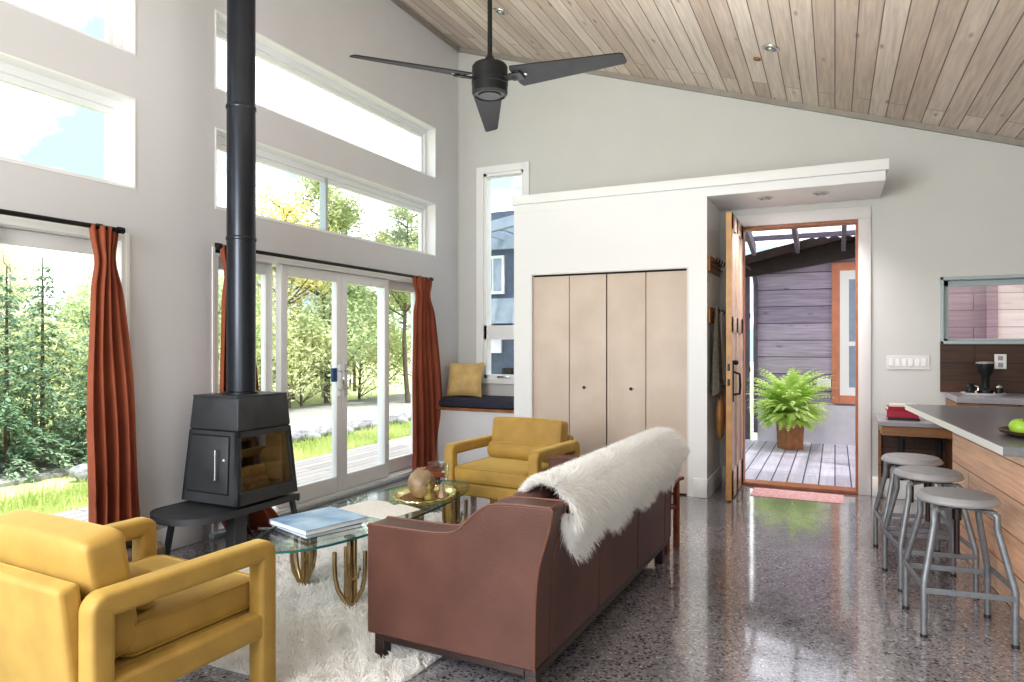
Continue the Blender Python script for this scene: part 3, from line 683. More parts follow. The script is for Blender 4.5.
prof=[(x-SX,z) for x,z in prof]
hl=1.02; at_=.135
for s in (-1,1):
    a,b=(-hl,-hl+at_) if s<0 else (hl-at_,hl)
    ar=MB().prism(prof,'y',a,b).build('arm', M['leather'], sf, bevel=.012, seg=3, ang=50)
    ye=a+.002 if s<0 else b-.002
    pp=[(x,ye,z) for x,z in prof[1:]]
    MB().tube(pp+[prof[0] and (prof[-1][0],ye,prof[-1][1])],.0055,6).build('piping', M['leatherp'], ar)
    yi=b-.002 if s<0 else a+.002
    MB().tube([(x,yi,z) for x,z in prof[1:-10]],.0055,6).build('piping', M['leatherp'], ar)
# back shell: outer curve of the back, three panels with seams
bo=[(x-SX,z) for x,z in back]
inner=[(p[0]-.10,p[1]) for p in reversed(bo)]
poly=bo+inner
seg=[-hl+at_,-.31,.31,hl-at_]
for i in range(3):
    MB().prism([(x-(.004 if 0 else 0),z-.004) for x,z in poly],'y',seg[i]+.0015,seg[i+1]-.0015).build('back_panel', M['leather'], sf, bevel=.008, seg=2, ang=50)
MB().box((-1.80-SX,-hl+at_,.125),(-1.10-SX,hl-at_,.29)).build('seat_base', M['leather'], sf, bevel=.012)
sw=(2*hl-2*at_)/3
for i in range(3):
    a=-hl+at_+i*sw
    cushion(MB(),(-1.82-SX,a+.003,.292),(-1.22-SX,a+sw-.003,.43),.03,.02).build('seat_cushion', M['leather2'], sf, ang=80)
    rc=Matrix.Translation((-1.18-SX,0,.42))@Matrix.Rotation(radians(10),4,'Y')
    cushion(MB(),(-.09,a+.006,-.02),(.07,a+sw-.006,.33),.045,.02,mt=rc).build('back_cushion', M['leather2'], sf, ang=80)
bs=MB().box((-1.79-SX,-hl+.02,.09),(-1.74-SX,hl-.02,.125)).box((-1.07-SX,-hl+.02,.09),(-1.02-SX,hl-.02,.125)).box((-1.74-SX,-hl+.02,.09),(-1.07-SX,-hl+.06,.125)).box((-1.74-SX,hl-.06,.09),(-1.07-SX,hl-.02,.125))
bs.build('base_frame', M['darkwood'], sf, bevel=.003)
for x in (-1.79,-1.07):
    for s in (-1,1):
        y=s*(hl-.045) if s<0 else hl-.16
        MB().box((x-SX,y-.025,0),(x+.05-SX,y+.025,.092)).build('leg', M['darkwood'], sf, bevel=.003)

# fur helper ---------------------------------------------------------------
def locks(P, D, L, W, G, nseg=4, curl=.3):
    """P base points, D unit growth directions, L lengths, W widths, G bend vectors -> ribbon mesh arrays"""
    n=len(P); side=np.cross(D, np.random.normal(size=(n,3))); side/=np.linalg.norm(side,axis=1)[:,None]+1e-9
    V=np.zeros((n,(nseg+1)*2,3)); ph=np.random.uniform(0,6.28,n)
    for k in range(nseg+1):
        t_=k/nseg
        c_=P+D*(L*t_)[:,None]+G*(L*t_**2)[:,None]+side*(np.sin(ph+t_*5)*curl*L*.12*t_)[:,None]
        w=W*(1-.85*t_**1.5)
        V[:,2*k]=c_-side*w[:,None]/2; V[:,2*k+1]=c_+side*w[:,None]/2
    base=(np.arange(n)*(nseg+1)*2)[:,None]
    F=[]
    for k in range(nseg): F.append(np.stack([base[:,0]+2*k,base[:,0]+2*k+1,base[:,0]+2*k+3,base[:,0]+2*k+2],1))
    return V.reshape(-1,3), np.concatenate(F)

# sheepskin over the sofa back ---------------------------------------------
# profile across the sofa back (x,z), from the seat side over the top and down the rear
def sk_profile(y):
    q=abs(sin(pi*(y-2.49)/.45))**.55
    zb=.50+.02*(y-2.5)+.11*(1-q)
    if y<2.62: zb=max(zb,.50+(2.62-y)*1.6)
    if y>4.2: zb+=(y-4.2)*.6
    zf=.735+.02*sin(y*9)
    zf-=.02; return [(-1.155,zf),(-1.15,.745),(-1.12,.780),(-1.07,.800),(-1.01,.795),(-.95,.76),(-.915,.70),(-.94,max(.62,zb+.02)),(-.962,zb)]
def sk_point(u,y):
    pr=sk_profile(y); k=u*(len(pr)-1); i=min(int(k),len(pr)-2); f=k-i
    a,b=pr[i],pr[i+1]; return np.array([a[0]+(b[0]-a[0])*f, y, a[1]+(b[1]-a[1])*f])
t=thing('sheepskin_throw','long white sheepskin throw draped over the back of the leather sofa','throw',(-1.1+.022,3.4,.75),radians(-1.9))
org=np.array([-1.1,3.4,.75])
nu,nv=33,81; V=[];F=[]
for j in range(nv):
    for i in range(nu):
        y=2.60-.11*i/(nu-1); y=y+(4.39-y)*j/(nv-1); V.append(sk_point(i/(nu-1),y)-org)
for j in range(nv-1):
    for i in range(nu-1): F.append((j*nu+i,j*nu+i+1,(j+1)*nu+i+1,(j+1)*nu+i))
fastmesh('hide',V,F,M['furbase'],t)
n=70000; us=np.random.uniform(0,1,n); y0_=2.60-.11*us; ys=y0_+(4.395-y0_)*np.random.uniform(0,1,n)
ys[:11000]=(2.60-.11*us[:11000])+np.random.uniform(0,.06,11000)
P=np.array([sk_point(u,y) for u,y in zip(us,ys)])
P2=np.array([sk_point(min(u+.03,1),y)-sk_point(max(u-.03,0),y) for u,y in zip(us,ys)]); P2/=np.linalg.norm(P2,axis=1)[:,None]+1e-9
nrm=np.stack([P2[:,2]*-1*-1, np.zeros(n), -P2[:,0]*-1],1); nrm=np.stack([-P2[:,2],np.zeros(n),P2[:,0]],1); 
nrm[nrm[:,2]<-.2]*=1
# outward: away from the core of the sofa back
core=np.array([-1.14,0,.62]); outv=P-core; outv[:,1]=0; fl=(np.sum(nrm*outv,1)<0); nrm[fl]*=-1
wav=np.stack([.25*np.sin(ys*23+us*9),.45*np.sin(us*21+ys*17)+.3*np.sin(ys*41),.2*np.cos(ys*31)],1)
side=(P[:,0]>-.99)|(P[:,0]<-1.2)
dn=-.2-.8*np.clip((np.abs(P[:,0]+1.06)-.05)/.06,0,1); rear=.32*np.tanh((P[:,0]+1.07)/.04)
endp=np.clip((ys-4.26)/.13,0,1)-np.clip((2.66-ys)/.14,0,1)
D=nrm*.75+wav*.35+np.random.normal(size=(n,3))*.25; D[:,2]+=dn*.55; D[:,1]+=endp*.5; D/=np.linalg.norm(D,axis=1)[:,None]
G=np.stack([rear*.3,endp*.2,dn*.55],1)
Lh=np.random.uniform(.028,.052,n)
V,F=locks(P-org,D,Lh,np.random.uniform(.0018,.0038,n),G*.9*Lh[:,None]/.05)
fl_=fastmesh('fleece',V,F,M['fur'],t); tag(fl_,kind='stuff')

# rug ------------------------------------------------------------------------
t=thing('shag_rug','thick white shaggy wool rug under the coffee table and sofa','rug',(-2.43,3.33,0))
org=np.array([-2.43,3.33,0])
def rug_edge(a):  # rounded, slightly irregular outline
    ca,sa=cos(a),sin(a); n_=6
    r=1/((abs(ca)/.92)**n_+(abs(sa)/1.27)**n_)**(1/n_)
    return r*(1+.018*sin(5*a+1)+.012*sin(11*a))
poly=[(rug_edge(2*pi*i/96)*cos(2*pi*i/96)*.985, rug_edge(2*pi*i/96)*sin(2*pi*i/96)*.985) for i in range(96)]
MB().prism(poly,'z',.001,.016).build('rug_backing', M['furbase'], t, smooth=False)
n=90000
X=np.random.uniform(-1.0,1.0,n); Y=np.random.uniform(-1.28,1.28,n)
keep=np.array([sqrt(x*x+y*y)<rug_edge(math.atan2(y,x)) for x,y in zip(X,Y)]); X=X[keep];Y=Y[keep]; n=len(X)
fa=np.sin(X*27+np.sin(Y*17)*1.7)+np.sin(Y*31+np.sin(X*23)*1.3); fb_=np.cos(X*29-Y*15+np.sin(Y*25))+np.sin(X*41+Y*37)
clump=np.stack([fa*.36,fb_*.34,np.full(n,.8)],1)
D=clump+np.random.normal(size=(n,3))*.22; 
R=np.sqrt(X**2+Y**2); 
D[:,2]=np.maximum(D[:,2],.25); D/=np.linalg.norm(D,axis=1)[:,None]
Lh=np.random.uniform(.030,.055,n)*(1+.3*np.sin(X*27+Y*6)*np.sin(Y*29))
G=np.stack([fa*.3,fb_*.3,np.full(n,-.38)],1)
P=np.stack([X,Y,np.full(n,.014)],1)
V,F=locks(P,D,Lh,np.random.uniform(.004,.008,n),G*Lh[:,None]*1.0/.07*.6,5,2.2)
V[:,2]=np.maximum(V[:,2],.006)
tag(fastmesh('rug_pile',V,F,M['fur'],t),kind='stuff')

# coffee table -----------------------------------------------------------------
GZ=.385
t=thing('coffee_table','oval glass coffee table on brass cactus-shaped legs','coffee table',(-2.43,3.30,0))
def sup(a,hx=.30,hy=.90,n_=2.4):
    ca,sa=cos(a),sin(a); r=1/((abs(ca)/hx)**n_+(abs(sa)/hy)**n_)**(1/n_); return (r*ca,r*sa)
oval=[sup(2*pi*i/80) for i in range(80)]
g=MB(); g.add([(x,y,GZ+.012) for x,y in oval],[tuple(range(80))]); g.add([(x,y,GZ) for x,y in oval],[tuple(reversed(range(80)))]); g.build('glass_top', M['tableg'], t, smooth=False)
e=MB(); vs=[(x,y,GZ) for x,y in oval]+[(x,y,GZ+.012) for x,y in oval]; e.add(vs,[(i,(i+1)%80,(i+1)%80+80,i+80) for i in range(80)]); e.build('glass_edge', M['tableedge'], t)
def cactus(x,y,ang):
    m=MB(); c_,s_=cos(ang),sin(ang)
    def q(r,z,p=0): return (x+r*c_-p*s_, y+r*s_+p*c_, z)
    m.tube([q(0,.02),q(0,GZ-.004)],.015,12)
    for dx in (-.022,.022): m.tube([q(dx*.3,.02,.01),q(dx,.07,.012),q(dx,GZ-.03+(.01 if dx>0 else -.03),.012)],.012,10)
    for s in (-1,1):
        h=.31 if s>0 else .30
        m.tube([q(0,.03),q(s*.03,.055),q(s*.062,.11),q(s*.075,.17),q(s*.078,.23),q(s*.078,h)],.0115,10)
        m.tube([q(s*.015,.16),q(s*.04,.175),q(s*.05,.22),q(s*.05,h-.07 if s<0 else h-.10)],.009,8) if s>0 else None
    m.tube([q(0,.05),q(.0,.055,.03),q(0,.11,.06),q(0,.17,.072),q(0,.28,.074)],.0115,10)
    m.tube([q(0,.05),q(.0,.055,-.03),q(0,.12,-.06),q(0,.18,-.07),q(0,.25,-.072)],.0115,10)
    m.lathe([(.03,.016),(.028,.03),(.012,.04)],14,(x,y,0)); m.lathe([(.03,GZ-.006),(.03,GZ-.001)],14,(x,y,0))
    m.build('cactus_leg', M['brass'], t, ang=60)
cactus(.19,-.50,.45); cactus(-.245,-.36,-.3); cactus(.10,.72,.3); cactus(-.16,.62,-.2)
TZ=GZ+.013
def book(name,label,loc,rz,w,d,h,cover,pages=True):
    t=thing(name,label,'book',loc,rz)
    MB().box((-w/2,-d/2,0),(w/2,d/2,.003)).box((-w/2,-d/2,h-.003),(w/2,d/2,h)).box((-w/2,-d/2,.003),(-w/2+.004,d/2,h-.003)).build('cover', M[cover], t, bevel=.001)
    MB().box((-w/2+.004,-d/2+.005,.003),(w/2-.005,d/2-.005,h-.003)).build('pages', M['paper'], t, smooth=False)
    return t
book('coffee_table_book','dark blue coffee-table book under the pale blue one on glass',(-2.455,2.82,TZ),radians(-19),.31,.33,.022,'navybook')
book('coffee_table_book','large pale blue hardcover book on top of two on coffee table',(-2.464,2.827,TZ+.0225),radians(-16),.345,.375,.026,'bluebook')
t=thing('open_magazine','open white magazine lying flat on the middle of the glass table','magazine',(-2.41,3.26,TZ),radians(-8))
for s in (-1,1):
    MB().prism([(0,0),(s*.05,.014),(s*.12,.012),(s*.21,.004),(s*.21,.0),(0,0)][:5],'y',-.14,.14).build('page', M['paper'], t)
# tray and objects
t=thing('brass_tray','oval brass tray holding a vase and small ornaments','tray',(-2.33,3.65,TZ),radians(15))
sc=Matrix.Diagonal((1.0,1.35,1,1))
MB().lathe([(.001,.004),(.15,.004),(.158,.006),(.178,.024),(.186,.026),(.186,.022),(.178,.018),(.162,.0),(.001,.0)],48,(0,0,0),sc,cap=False).build('tray_dish', M['gold'], t)
MB().tube([(.185*(1+.02*cos(14*2*pi*i/112))*cos(2*pi*i/112),.185*1.35*(1+.02*cos(14*2*pi*i/112))*sin(2*pi*i/112),.025) for i in range(113)],.006,8).build('scalloped_rim', M['gold'], t)
vz=TZ+.0055
o=MB().lathe([(.001,0),(.034,0),(.04,.004),(.072,.035),(.088,.075),(.086,.11),(.068,.145),(.038,.168),(.026,.174),(.03,.182),(.024,.184),(.018,.17),(.001,.17)],32).build('clay_vase', M['clay'], loc=(-2.345,3.63,vz)); tag(o,'round mottled brown clay vase standing on the brass tray','vase')
o=MB().lathe([(.001,0),(.045,0),(.05,.01),(.045,.04),(.022,.065),(.012,.085),(.012,.15),(.02,.165),(.018,.165),(.010,.15),(.010,.085),(.001,.06)],24).build('glass_carafe', M['clearg'], loc=(-2.25,3.78,vz)); o.scale=(1.2,1.2,1.2); tag(o,'small clear glass bottle with a tall neck on the tray','bottle')
o=MB().lathe([(.001,0),(.03,0),(.034,.015),(.024,.03),(.014,.04),(.022,.055),(.024,.07),(.012,.088),(.007,.10),(.012,.115),(.001,.125)],20).build('brass_ornament', M['clayg'], loc=(-2.27,3.60,vz)); tag(o,'olive brass knobbed ornament in front of the clay vase','ornament')
o=MB().lathe([(.001,0),(.034,0),(.03,.02),(.02,.045),(.01,.075),(.001,.09)],8).build('cone_ornament', M['clay'], loc=(-2.235,3.69,vz),ang=20); tag(o,'small brown faceted cone ornament on the brass tray','ornament')

# low table by the curtain
t=thing('low_table','low reddish wood table between the far armchair and the curtain','side table',(-3.12,5.22,0))
MB().box((-.22,-.2,.22),(.22,.2,.26)).build('table_top', M['redwood'], t, bevel=.004)
for sx in (-1,1):
    for sy in (-1,1): MB().box((sx*.19-.02,sy*.17-.02,0),(sx*.19+.02,sy*.17+.02,.222)).build('leg', M['redwood'], t, bevel=.002)
book('paperback_book','green paperback at the edge of the low wooden table',(-3.0,5.14,.261),.3,.15,.21,.02,'clayg')
o=MB().lathe([(.001,0),(.05,0),(.075,.04),(.08,.05),(.072,.045),(.045,.008),(.001,.008)],24).build('glass_bowl', M['clearg'], loc=(-3.2,5.2,.261)); tag(o,'clear glass bowl on the low wooden table by the curtain','bowl')

# side table at the far end of the sofa
t=thing('side_table','small reddish wood side table beyond the far arm of the sofa','side table',(-1.17,4.60,0),radians(-17))
MB().box((-.23,-.10,.455),(.24,.10,.477)).build('table_top', M['redwood'], t, bevel=.004)
for sx in (-1,1):
    for sy in (-1,1): MB().box((sx*.20-.016,sy*.065-.016,0),(sx*.20+.016,sy*.065+.016,.456)).build('leg', M['redwood'], t, bevel=.002)
MB().box((-.2,-.075,.27),(.2,-.055,.29)).box((-.2,.055,.27),(.2,.075,.29)).box((.19,-.06,.27),(.21,.06,.29)).box((-.21,-.06,.27),(-.19,.06,.29)).build('rail', M['redwood'], t, bevel=.002)

# pillow on window seat
def pillow(mb,w,h,d,mt):
    n=16; V=[];F=[]
    for s in (-1,1):
        o_=len(V)
        for j in range(n+1):
            for i in range(n+1):
                u=i/n*2-1; v=j/n*2-1
                k=(1-u**4)*(1-v**4); pin=1-.08*(1-abs(u)**2)*(abs(v)) ; pin2=1-.08*(1-abs(v)**2)*abs(u)
                V.append((u*w/2*pin2*(1 if 1 else 0),s*d/2*k**.6,v*h/2*pin))
        for j in range(n):
            for i in range(n):
                a=o_+j*(n+1)+i; q=(a,a+1,a+n+2,a+n+1); F.append(q if s<0 else q[::-1])
    return mb.add(V,F,mt)
o=pillow(MB(),.42,.40,.13,Matrix.Rotation(radians(-18),4,'X')).build('throw_pillow', M['pillow'], loc=(-3.73,6.66,.965),ang=80); o.rotation_euler=(0,0,radians(12))
tag(o,'square gold throw pillow leaning in the corner of the window seat','pillow')

# ceiling fan -------------------------------------------------------------------
FX,FY,FZ=-1.645,3.205,2.76
t=thing('ceiling_fan','black three-blade ceiling fan on a long downrod','ceiling fan',(FX,FY,FZ))
cz=ceil_z(FX)-FZ
MB().cyl((0,0,.08),(0,0,cz-.02),.0125,14).build('downrod', M['fan'], t)
MB().lathe([(.065,cz+.02),(.065,cz-.05),(.03,cz-.09),(.014,cz-.10)],24).build('canopy', M['fan'], t)
MB().lathe([(.014,.13),(.03,.10),(.05,.085),(.085,.075),(.094,.062),(.094,.0),(.096,-.002),(.096,-.03),(.094,-.032),(.094,-.075),(.086,-.088),(.08,-.09),(.078,-.082),(.06,-.082),(.058,-.09),(.035,-.092),(.001,-.092)],36).build('motor_housing', M['fan'], t, ang=25)
for k in range(3):
    a=radians(90+25.8+120*k)
    R=Matrix.Rotation(a,4,'Z')@Matrix.Rotation(radians(3),4,'Y'); pit=Matrix.Rotation(radians(-15),4,'X')
    MB().add(*(lambda m:(m.v,m.f))(MB().box((.08,-.022,-.012),(.17,.022,-.002)).box((.13,-.03,-.012),(.20,.03,-.003))),R@pit).build('blade_bracket', M['fan'], t, bevel=.003)
    bl=MB(); r0,r1=.155,.735; N_=12; V_=[];
    top_=[];bot_=[]
    for i in range(N_+1):
        u=i/N_; x=r0+(r1-r0)*u; w0=.098-.052*u
        c1=.02*(1-u)
        top_.append((x,w0+c1*0)); bot_.append((x,-w0*.75))
    poly=top_+[(r1+.012,.035),(r1+.012,-.025)]+bot_[::-1]+[(r0-.012,-.05),(r0-.012,.07)]
    bl.prism(poly,'z',.0,.007,R@pit)
    b_=bl.build('blade', M['blade'], t, bevel=.002)
    for (x,y) in ((.175,.02),(.175,-.02),(.215,0)): MB().lathe([(.008,-.004),(.008,.0)],10,(x,y,0),R@pit).build('screw', M['stool'], b_)

# kitchen island -------------------------------------------------------------------
IR=radians(5.0)
isl=thing('kitchen_island','pine plank kitchen island with an overhanging grey stone top','kitchen island',(.477,5.92,0),IR)
# local: x to the right (kitchen), y negative toward camera
def toloc(x,y): 
    dx,dy=x-.477,y-5.92; return (dx*cos(IR)+dy*sin(IR), -dx*sin(IR)+dy*cos(IR))
ln=2.26
MB().box((.0,-ln,.868),(1.15,0,.91)).build('countertop', M['stone'], isl, bevel=.003)
MB().box((-.0012,-ln+.003,.871),(-.0004,-.003,.907)).build('countertop_edge_lit', M['plastic'], isl, smooth=False)  # pale strip paints the window light onto the stone edge
MB().box((.205,-ln+.10,0),(1.05,-.46,.868)).build('cabinet_body', M['pine'], isl, bevel=.003, smooth=False)

# stools -----------------------------------------------------------------------------
def make_stool(label,loc,rz):
    t=thing('bar_stool',label,'stool',loc,rz); t.scale=(1.05,1.05,1.037)
    MB().lathe([(.001,.583),(.14,.583),(.163,.588),(.166,.597),(.158,.612),(.146,.622),(.12,.6235),(.06,.6225),(.001,.622)],40).build('seat', M['stoolseat'], t, ang=30)
    fr=MB()
    for a in (pi/4,3*pi/4): 
        Mx=Matrix.Rotation(a,4,'Z'); fr.box((-.165,-.016,.558),(.165,.016,.572),Mx)
    fr.lathe([(.04,.572),(.04,.584)],16)
    fr.build('seat_frame', M['stool'], t, bevel=.003)
    MB().cyl((0,0,.34),(0,0,.56),.012,12).lathe([(.02,.50),(.02,.56)],12).build('screw_post', M['darkwood'], t)
    q=.121; p=.172
    for sx in (-1,1):
        for sy in (-1,1):
            MB().tube([(sx*(q-.02),sy*(q-.02),.566),(sx*q,sy*q,.552),(sx*q,sy*q,.50),(sx*(q+.004),sy*(q+.004),.475),(sx*(p-.006),sy*(p-.006),.27),(sx*p,sy*p,.24),(sx*p,sy*p,.012)],.0145,12).build('leg', M['stool'], t, ang=60)
            MB().lathe([(.0155,0),(.0155,.015)],12,(sx*p,sy*p,0)).build('foot_cap', M['blackbook'], t)
    for s in (-1,1):
        MB().box((-p,s*p-.004+s*.010,.20),(p,s*p+.004+s*.010,.226)).build('foot_rail', M['stool'], t, bevel=.002)
        MB().box((s*p-.004+s*.010,-p,.225),(s*p+.004+s*.010,p,.25)).build('foot_rail', M['stool'], t, bevel=.002)
    return t
s1=make_stool('grey metal bar stool closest to the camera',(.532,3.90,0),radians(7))
s2=copy_tree(s1); s2.location=(.478,4.53,0); s2.rotation_euler=(0,0,radians(9)); s2['label']='middle one of the three grey metal bar stools at island'
s3=copy_tree(s1); s3.location=(.443,5.04,0); s3.rotation_euler=(0,0,radians(5)); s3['label']='grey metal bar stool farthest from camera, near the desk shelf'
for s in (s1,s2,s3): s['group']='grey bar stools along the island'; del s['group']

# fruit on island -----------------------------------------------------------------------
o=MB().lathe([(.001,.004),(.11,.004),(.15,.02),(.158,.034),(.152,.034),(.14,.022),(.10,.010),(.001,.010)],28,(0,0,0),Matrix.Diagonal((1,1.15,1,1))).build('wooden_bowl', M['bowlw'], loc=(.895,4.12,.908)); tag(o,'shallow dark wooden dish of fruit on the island counter','bowl')
def apple(loc,label,tilt=0):
    t=thing('green_apple',label,'apple',loc,tilt); t.rotation_euler=(.15,tilt,0); t.scale=(1.12,1.12,1.12)
    n=14; prof=[]
    for i in range(n+1):
        a=pi*i/n; r=.042*(1+.10*sin(a)); z=-cos(a)*.038; 
        if a>pi*.8: z-= .012*((a-pi*.8)/(pi*.2))**2
        if a<pi*.15: z+= .006*(1-a/(pi*.15))
        prof.append((max(r*sin(a)**.9,.0008),z+.038))
    MB().lathe(prof,24).build('flesh', M['apple'], t, ang=70)
    MB().cyl((0,0,.062),(.004,.002,.084),.0018,6).build('stem', M['stem'], t)
apple((.815,4.075,.917),'green apple at the front edge of the wooden dish',.15)
apple((.905,4.18,.917),'green apple behind the front one in wooden dish',-.2)
o=MB().ball((0,0,.03),.032,16,12,(1,1,1.1)).build('avocado', M['avocado'], loc=(.93,4.27,.94)); tag(o,'dark round avocado resting on the fruit at the back','avocado')

# far wall kitchen pieces -----------------------------------------------------------------
struct(MB().box((.822,YF-.02,.95),(XR,YF,1.36)).build('wall_backsplash', M['walnut'], smooth=False))
t=thing('kitchen_cabinet','dark wood kitchen base cabinet under the far wall window','cabinet',(1.9,6.62,0))
MB().box((-1.04,-.30,0),(1.35,.285,.90)).build('cabinet_body', M['cab'], t, bevel=.003)
for i in range(4): 
    d_=MB().box((-1.03+i*.595,-.318,.10),(-1.03+i*.595+.58,-.30,.88)).build('cabinet_door', M['cab'], t, bevel=.003)
    MB().cyl((-1.03+i*.595+.52,-.335,.70),(-1.03+i*.595+.52,-.335,.82),.006,8).build('handle', M['black'], d_)
wt=tag(MB().box((.86,6.30,.902),(XR-.01,YF-.022,.95)).build('worktop', M['stone_l'], bevel=.003),'pale grey stone worktop below the kitchen window and backsplash','worktop')
# desk shelf
t=thing('desk_shelf','low wooden open desk with grey top beside the switch plate','desk',(.62,6.58,0))
MB().box((-.30,-.30,.70),(.24,.28,.735)).build('desk_top', M['stone_l'], t, bevel=.003)
MB().box((-.275,-.27,.62),(.235,-.245,.70)).box((-.275,-.245,.62),(-.25,.28,.70)).build('apron', M['cab'], t, bevel=.002)
MB().box((-.275,.27,.18),(.235,.283,.62)).build('back_panel', M['walnut'], t, smooth=False)
for x in (-.12,.16): MB().box((x,.22,.18),(x+.035,.268,.62)).box((x,-.20,.59),(x+.035,.22,.62)).build('bracket', M['black'], t, bevel=.002)
MB().box((-.275,.20,.0),(-.255,.283,.62)).build('side_panel', M['cab'], t, smooth=False)
book('black_book','thin black book at the bottom of the pile on the desk',(.505,6.50,.736),radians(92),.17,.23,.02,'blackbook')
book('red_book','thick crimson book in the pile on the desk shelf',(.50,6.50,.757),radians(90),.17,.23,.058,'redbook')
book('red_book','thinner crimson book above the thick one on desk',(.50,6.505,.816),radians(94),.16,.22,.03,'redbook')
book('cream_book','cream book topping the pile on the desk shelf',(.51,6.50,.847),radians(88),.165,.20,.018,'cream')
# grinder tray
t=thing('serving_tray','white oval tray under the coffee maker on kitchen worktop','tray',(1.08,6.62,.951))
MB().lathe([(.001,0),(.13,0),(.15,.018),(.145,.018),(.125,.006),(.001,.006)],32,(0,0,0),Matrix.Diagonal((1.05,.8,1,1))).build('tray_dish', M['plastic'], t)
t=thing('coffee_grinder','tall black coffee grinder standing on the white tray','coffee maker',(1.10,6.64,.958))
MB().lathe([(.055,0),(.055,.03),(.03,.05),(.03,.14),(.05,.17),(.062,.235),(.062,.245)],20).build('body', M['black'], t)
MB().lathe([(.066,.245),(.066,.258),(.03,.262)],20).build('lid', M['stone_l'], t)
for x,l in ((.985,'left'),(1.035,'right')):
    pass
t=thing('coffee_pot','small glossy black coffee pot at the left of the grinder','coffee pot',(.99,6.60,.958))
MB().lathe([(.03,0),(.036,.03),(.03,.06),(.02,.075),(.022,.085)],18).build('body', M['black'], t)
MB().tube([(.03,0,.07),(.055,0,.06),(.055,0,.03),(.035,0,.02)],.005,8).build('handle', M['chrome'], t)
t=thing('sugar_jar','small round chrome-lidded jar at the right of the grinder','jar',(1.185,6.60,.958))
MB().lathe([(.024,0),(.028,.03),(.024,.055)],18).build('body', M['black'], t)
MB().lathe([(.026,.055),(.02,.068),(.004,.076)],18).build('lid', M['chrome'], t)
t=thing('wall_outlet','white double outlet on the dark wood kitchen backsplash','outlet',(1.25,YF-.021,1.215))
MB().box((-.042,-.006,-.062),(.042,0,.062)).build('plate', M['plastic'], t, bevel=.002)
for z in (-.028,.028): MB().box((-.018,-.010,z-.018),(.018,-.006,z+.018)).build('socket', M['stone_l'], t, bevel=.003)

# peg rails, coats ---------------------------------------------------------------------------
def pegrail(z,label):
    t=thing('peg_rail',label,'coat rack',(CX1+.001,6.53,z))
    MB().box((0,-.30,-.07),(.02,.30,.07)).build('board', M['peg'], t, bevel=.003)
    for y in (-.2,-.05,.1,.25):
        MB().tube([(.02,y,.02),(.055,y,.02),(.065,y,.035),(.065,y,.06)],.006,8).tube([(.02,y,-.02),(.04,y,-.03),(.045,y,-.02)],.005,8).build('hook', M['black'], t)
pegrail(2.08,'upper wooden coat hook board on the wall beside the entry door')
pegrail(1.62,'lower wooden coat hook board holding scarves beside the entry door')
def drape(name,mat,y,z0,z1,w,label,cat,seed=0,x=CX1+.06):
    V=[];F=[]; nu,nv=25,30
    for s in (1,-1):
        o_=len(V)
        for j in range(nv):
            v=j/(nv-1); ww=w*(.25+.75*min(1,v*2.2))
            for i in range(nu):
                u=i/(nu-1)*2-1
                th_=.022*(1-u*u)**.5*(.4+.6*v)
                V.append((s*th_*1.8+.012*sin(u*9+seed)*v, u*ww/2, z1+(z0-z1)*v*(1+.04*sin(u*5+seed))))
        for j in range(nv-1):
            for i in range(nu-1):
                a=o_+j*nu+i; q=(a,a+1,a+nu+1,a+nu); F.append(q if s>0 else q[::-1])
    mb=MB(); mb.add([(p[0],p[1],p[2]-z1) for p in V],F); o=mb.build(name,mat,loc=(x,y,z1),ang=80); return tag(o,label,cat)
drape('hanging_scarf',M['cloth'],6.36,.92,1.70,.26,'olive grey patterned scarf hanging on the lower hook board','scarf',1)
drape('hanging_towel',M['paper'],6.62,1.0,1.66,.2,'pale cloth hanging next to the olive scarf','cloth',3)
t=thing('leather_bag','long tan leather bag hanging beneath the olive scarf','bag',(CX1+.095,6.33,.50))
MB().ball((0,0,.21),.20,18,14,(.20,.40,1.0)).build('bag_body', M['bag'], t, ang=80)
MB().tube([(0,-.05,.36),(-.02,-.035,.75),(-.035,0,1.08),(-.02,.035,.75),(0,.05,.36)],.006,8).build('strap', M['darkwood'], t)

# ================================================================= outdoors
GZ0=-.32
struct(MB().box((-5.75,-3.0,-.10),(XW,13.2,-.02)).build('patio_deck', M['deck_l'], smooth=False))
gp=MB(); nx,ny=40,40
def ground_z(x,y):
    return GZ0 + .25*sin(x*.21)*sin(y*.17)*(1 if x<-8 else 0)*min(1,(-8-x)*.1 if x<-8 else 0) + max(0,-14-x)*.10
V=[];F=[]
for j in range(ny+1):
    for i in range(nx+1):
        x=-46+i*1.6; y=-8+j*1.8; V.append((x,y,ground_z(x,y)))
for j in range(ny):
    for i in range(nx):
        a=j*(nx+1)+i; F.append((a,a+1,a+nx+2,a+nx+1))
struct(gp.add(V,F).build('ground', M['grassb'], ang=80))
struct(MB().prism([(-12.6,-8),(-8.75,-8),(-8.9,6),(-8.7,12),(-9.2,22),(-13,22),(-12.4,8)],'z',GZ0-.05,GZ0+.03).build('gravel_drive', M['gravel'], smooth=False))
# grass blades on the strip between the deck and drive
n=26000; X=np.random.uniform(-7.9,-5.85,n); Y=np.random.uniform(1.0,13.5,n); P=np.stack([X,Y,np.full(n,GZ0)],1)
D=np.random.normal(size=(n,3))*.35; D[:,2]=1; D/=np.linalg.norm(D,axis=1)[:,None]
V,F=locks(P,D,np.random.uniform(.06,.17,n),np.random.uniform(.012,.02,n),np.random.normal(size=(n,3))*.2,2)
tag(fastmesh('lawn_grass',V,F,M['grass']),'bright green lawn grass between the deck and the gravel drive','grass',kind='stuff')
